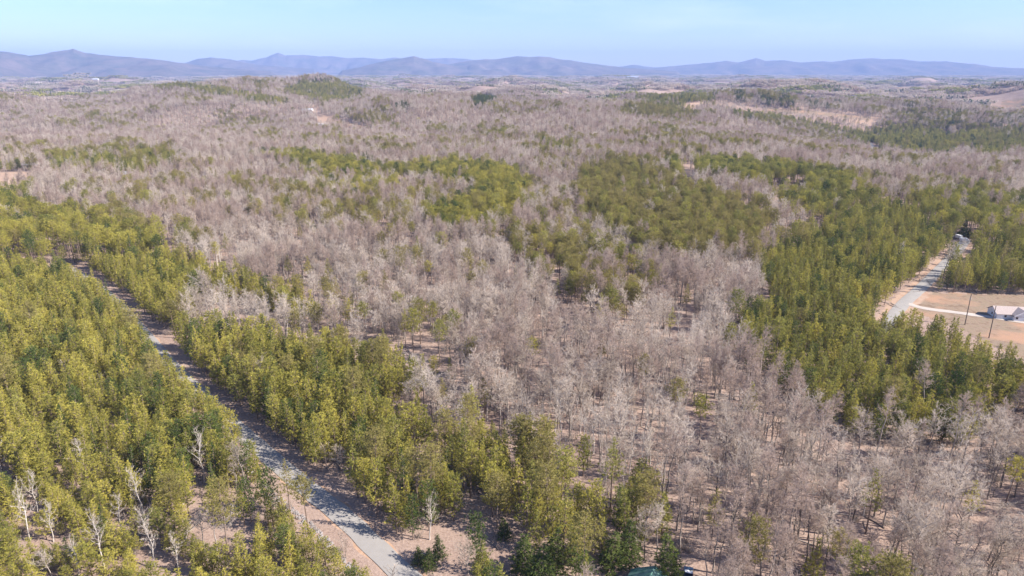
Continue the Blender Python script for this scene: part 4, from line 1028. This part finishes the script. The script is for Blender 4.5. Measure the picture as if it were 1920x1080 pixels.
def house(loc, rz, L, Wd, wh, rise, wall, roof, label, cat='house', name='house', chimney=False, porch=False, windows=3, door=True, over=0.5, gable_wing=None, scale=1.0):
    e = empty(name, loc, rz); e.scale = (scale,) * 3
    tag(e, label, cat)
    hl, hw = L / 2, Wd / 2
    wl = Bx().prism([(-hw, -0.8), (hw, -0.8), (hw, wh), (0, wh + rise), (-hw, wh)], 'x', -hl, hl)
    if gable_wing:
        gx, gw, gd = gable_wing; gr = rise * gw / Wd * 0.95
        wl.prism([(gx - gw / 2, -0.8), (gx + gw / 2, -0.8), (gx + gw / 2, wh), (gx, wh + gr), (gx - gw / 2, wh)], 'y', -hw - gd, -hw + 0.02)
    wl.build('wall', M[wall], e)
    t = 0.16; s = rise / hw
    rf = Bx()
    for sg in (-1, 1):
        rf.prism([(0, wh + rise + 0.02), (sg * (hw + over), wh - over * s + 0.02), (sg * (hw + over), wh - over * s + 0.02 + t), (0, wh + rise + 0.02 + t)], 'x', -hl - over, hl + over)
    ro = rf.build('roof', M[roof], e)
    if gable_wing:
        g = Bx(); sg2 = gr / (gw / 2)
        for sg in (-1, 1):
            g.prism([(gx, wh + gr + 0.03), (gx + sg * (gw / 2 + .35), wh - .35 * sg2 + 0.03), (gx + sg * (gw / 2 + .35), wh - .35 * sg2 + 0.03 + t), (gx, wh + gr + 0.03 + t)], 'y', -hw - gd - 0.4, 0)
        g.build('wing_roof', M[roof], e)
        b = Bx()
        for sg in (-1, 1):
            b.prism([(gx, wh + gr - 0.16), (gx + sg * (gw / 2 + .36), wh - .36 * sg2 - 0.16), (gx + sg * (gw / 2 + .36), wh - .36 * sg2 + 0.22), (gx, wh + gr + 0.22)], 'y', -hw - gd - 0.47, -hw - gd - 0.405)
        b.build('barge_board', M['trim'], e)
    if chimney:
        Bx().box(hl * 0.4, hl * 0.4 + 0.9, -0.35, 0.35, wh + rise * 0.5, wh + rise + 1.0).build('chimney', M['door'], ro)
    fy = -hw
    xs = np.linspace(-hl, hl, windows + (2 if door else 1))[1:-1] if windows else []
    for i, x in enumerate(xs):
        if gable_wing and abs(x - gable_wing[0]) < gable_wing[1] / 2 + .6: y0 = -hw - gable_wing[2]
        else: y0 = fy
        if door and i == len(xs) // 2:
            d = Bx().box(x - .5, x + .5, y0 - 0.06, y0 - 0.004, 0, 2.1).build('door', M['door'], e)
            Bx().box(x + .32, x + .4, y0 - 0.12, y0 - 0.062, 0.98, 1.06).build('handle', M['metal'], d); continue
        f = Bx().box(x - .62, x + .62, y0 - 0.05, y0 - 0.004, 0.9, 2.2).build('window', M['trim'], e)
        Bx().box(x - .52, x + .52, y0 - 0.065, y0 - 0.052, 1.0, 2.1).build('pane', M['glass'], f)
    for sg in (-1, 1):
        x = sg * hl; a, b = sorted((x + sg * .004, x + sg * .05)); c, d_ = sorted((x + sg * .052, x + sg * .065))
        f = Bx().box(a, b, -.6, .6, 0.9, 2.2).build('window', M['trim'], e)
        Bx().box(c, d_, -.5, .5, 1.0, 2.1).build('pane', M['glass'], f)
    if porch:
        x0, x1, dp = porch
        Bx().box(x0, x1, -hw - dp, -hw - 0.003, -0.5, 0.25).build('porch_floor', M['concrete'], e)
        Bx().prism([(-hw - 0.01, wh - 0.1), (-hw - dp - .3, wh - 0.55), (-hw - dp - .3, wh - 0.42), (-hw - 0.01, wh + 0.05)], 'x', x0 - .2, x1 + .2).build('porch_roof', M[roof], e)
        for x in np.linspace(x0 + .15, x1 - .15, 4): Bx().box(x - .07, x + .07, -hw - dp + .05, -hw - dp + .19, 0.252, wh - 0.56).build('porch_post', M['trim'], e)
    return e

def g3(px, py, dz=0.0):
    x, y, z = ground_at(px, py); return (x, y, z + dz)

house(g3(1899, 594), math.radians(-8), 19, 8.5, 2.7, 2.4, 'siding_white', 'shingle', 'white sided house with a front gable beside the gravel drive', porch=(-3.4, 5.0, 2.2), windows=4, gable_wing=(1.2, 8.4, 2.4), chimney=False, scale=0.9)
house(g3(1210, 1130), math.radians(62), 9.5, 8.5, 2.6, 2.3, 'siding_tan', 'roof_green', 'small house with a green metal roof under the dark spruce at the bottom edge', windows=2, over=0.6)
house(g3(66, 314), math.radians(4), 15, 9, 3.2, 2.2, 'siding_tan', 'shingle_grey', 'long low barn with a pale metal roof beside the orange clay opening', 'barn', 'barn', windows=3, scale=1.3)
house(g3(240, 329), math.radians(10), 9, 6, 2.6, 1.8, 'siding_tan', 'shingle_grey', 'small grey roofed shed in the bare wood right of the barn', 'shed', 'shed', windows=1)
house(g3(577, 211), math.radians(5), 16, 9, 4.0, 2.4, 'siding_white', 'shingle_grey', 'white farm building at the head of a pale track on the left slope', 'farm building', windows=3, scale=1.5)
house(g3(583, 238), math.radians(-6), 15, 9, 3.6, 2.6, 'siding_white', 'shingle_brown', 'white cottage below the orange clearing on the left slope', 'cottage', 'cottage', windows=3, scale=1.3)
house(g3(571, 222), math.radians(12), 14, 8, 3.2, 2.4, 'siding_tan', 'roof_dark', 'dark roofed cottage between trees left of the orange clearing', 'cottage', 'cottage', windows=3, scale=1.2)
house(g3(597, 236), math.radians(2), 17, 7, 2.8, 1.6, 'siding_white', 'shingle_grey', 'low long white shed right of the white cottage', 'shed', 'shed', windows=3, scale=1.2)
house(g3(1604, 187), math.radians(5), 22, 14, 5.0, 4.2, 'siding_tan', 'roof_dark', 'big dark roofed farmhouse on the knoll of the far right hill', 'farmhouse', 'farmhouse', windows=4, chimney=True, scale=1.6)
house(g3(1621, 184), math.radians(-10), 13, 9, 4.2, 3.0, 'siding_white', 'shingle_grey', 'white gabled cottage right of the dark roofed farmhouse', 'cottage', 'cottage', windows=3, scale=1.6)
house(g3(1186, 146), math.radians(2), 60, 22, 7.0, 3.0, 'siding_white', 'shingle_grey', 'long white warehouse far out below the small skyline hill', 'warehouse', 'warehouse', windows=6, scale=2.6)
house(g3(933, 148), math.radians(-3), 40, 18, 7.0, 3.0, 'siding_white', 'shingle_grey', 'pale industrial shed far out below the broad mountain', 'shed', 'industrial_shed', windows=5, scale=2.0)
house(g3(180, 152), math.radians(4), 22, 14, 7.0, 5.0, 'siding_white', 'shingle_grey', 'tiny white church like building far out on the left plain', 'building', 'white_building', windows=3, scale=2.0)
house(g3(72, 159), math.radians(4), 26, 14, 6.0, 4.0, 'siding_tan', 'shingle', 'sandy coloured farmhouse far out on the left plain', 'farmhouse', 'farmhouse', windows=3, scale=1.8)
house(g3(1288, 151), math.radians(-4), 26, 16, 6.0, 4.0, 'siding_white', 'roof_dark', 'far white farmhouse with dark roof right of the warehouse', 'farmhouse', 'farmhouse', windows=3, scale=2.0)
house(g3(806, 160), math.radians(4), 24, 14, 5.0, 4.0, 'siding_tan', 'roof_dark', 'dark roofed farmhouse in an opening on the far central plain', 'farmhouse', 'farmhouse', windows=3, scale=1.8)
house(g3(1808, 440), math.radians(-12), 11, 7, 2.7, 2.2, 'siding_tan', 'shingle_brown', 'brown roofed shed behind the white vehicles at the road end', 'shed', 'shed', windows=2)
house(g3(785, 334), math.radians(5), 9, 6, 2.6, 1.8, 'siding_white', 'shingle_grey', 'small pale shed on the light strip under the central stand', 'shed', 'shed', windows=1)
house(g3(1581, 284), math.radians(5), 10, 7, 2.7, 2.2, 'siding_white', 'shingle_grey', 'pale cottage half hidden in bare trees left of the valley lane', 'cottage', 'cottage', windows=2)

def vehicle(loc, rz, kind, paint, label):
    e = empty('parked_' + kind, loc, rz); tag(e, label, kind)
    if kind == 'van':
        Bx().prism([(-2.7, .45), (2.6, .45), (2.75, .9), (2.65, 1.25), (1.9, 1.5), (1.35, 2.25), (1.1, 2.35), (-2.6, 2.35), (-2.72, 2.2)], 'y', -.98, .98).build('body', M[paint], e, .06)
        Bx().poly([(1.93, -.85, 1.52), (1.93, .85, 1.52), (1.41, .8, 2.2), (1.41, -.8, 2.2)], [(0, 1, 2, 3)]).build('windscreen', M['glass'], e)
    elif kind == 'truck':
        Bx().prism([(-2.75, .5), (2.6, .5), (2.7, .85), (2.6, 1.12), (1.2, 1.2), (-.4, 1.2), (-.42, .95), (-2.6, .95), (-2.6, 1.15), (-2.75, 1.15)], 'y', -.97, .97).build('body', M[paint], e, .05)
        Bx().prism([(-.4, 1.19), (1.2, 1.19), (.65, 1.78), (-.3, 1.8)], 'y', -.85, .85).build('cab', M['glass'], e, .05)
        Bx().box(-.28, .6, -.82, .82, 1.79, 1.86).build('roof_panel', M['paint_white'], e, .03)
        for sg in (-1, 1): Bx().box(-2.6, -.45, sg * .9 - .06, sg * .9 + .06, .96, 1.18).build('bed_side', M[paint], e)
    for x in (-1.75, 1.75):
        for sg in (-1, 1):
            wh = Bx().cyl((x, sg * .99, .36), (x, sg * .76, .36), .36, .36, 16).build('wheel', M['tyre'], e)
            Bx().cyl((x, sg * 1.0, .36), (x, sg * .985, .36), .2, .2, 10).build('rim', M['metal'], wh)
    for sg in (-1, 1): Bx().box(2.66, 2.76, sg * .7 - .14, sg * .7 + .14, .82, .98).build('headlight', M['lamp_glass'], e)
    return e
vehicle(g3(1795, 447), math.radians(100), 'van', 'paint_white', 'white van parked at the far end of the road on the right, left one').scale = (1.05,) * 3
vehicle(g3(1808, 453), math.radians(-15), 'van', 'paint_white', 'white van parked crosswise at the road end, nearer the brown shed')
vehicle(g3(1290, 1086), math.radians(75), 'truck', 'paint_blue', 'dark blue pickup truck with a pale roof right of the green roof house')

def pole(px, py, hgt, label, lean=0.0):
    e = empty('utility_pole', g3(px, py), math.radians(55)); tag(e, label, 'utility pole', 'utility poles crossing the field')
    e.rotation_euler = (0, lean, math.radians(55))
    Bx().cyl((0, 0, -1), (0, 0, hgt), 0.22, 0.14, 12).build('post', M['wood_pole'], e)
    Bx().box(-1.3, 1.3, -0.06, 0.06, hgt - 0.9, hgt - 0.74).build('crossarm', M['wood_pole'], e)
    for x in (-1.15, 0.45, 1.15): Bx().cyl((x, 0, hgt - 0.74), (x, 0, hgt - 0.5), 0.06, 0.045, 8).build('insulator', M['metal'], e)
    Bx().cyl((0.34, 0, hgt - 2.6), (0.34, 0, hgt - 1.7), 0.24, 0.24, 12).build('transformer', M['metal'], e)
pole(1809, 609, 13.5, 'utility pole at the field edge standing just before the gravel drive, left one', 0.03)
pole(1854, 634, 13.5, 'utility pole nearer the lower edge of the field, right one', 0.05)

# ------------------------------------------------------------------ air between here and the mountains
def build_haze():
    x0, x1, y0, y1, z0, z1 = -30000, 30000, -1500, 24300, -140, 680
    me = bpy.data.meshes.new('haze')
    me.from_pydata([(x0,y0,z0),(x1,y0,z0),(x1,y1,z0),(x0,y1,z0),(x0,y0,z1),(x1,y0,z1),(x1,y1,z1),(x0,y1,z1)], [], [(3,2,1,0),(4,5,6,7),(0,1,5,4),(1,2,6,5),(2,3,7,6),(3,0,4,7)])
    m = bpy.data.materials.new('haze'); m.use_nodes = True; n = m.node_tree; n.nodes.clear()
    o = n.nodes.new('ShaderNodeOutputMaterial'); v = n.nodes.new('ShaderNodeVolumePrincipled')
    v.inputs['Color'].default_value = (0.39, 0.53, 0.93, 1); v.inputs['Density'].default_value = 6.3e-5; v.inputs['Anisotropy'].default_value = 0.0
    n.links.new(v.outputs[0], o.inputs['Volume']); me.materials.append(m)
    tag(link('haze', me), 'thin blue haze lying over the far land', 'haze', kind='stuff')
build_haze()
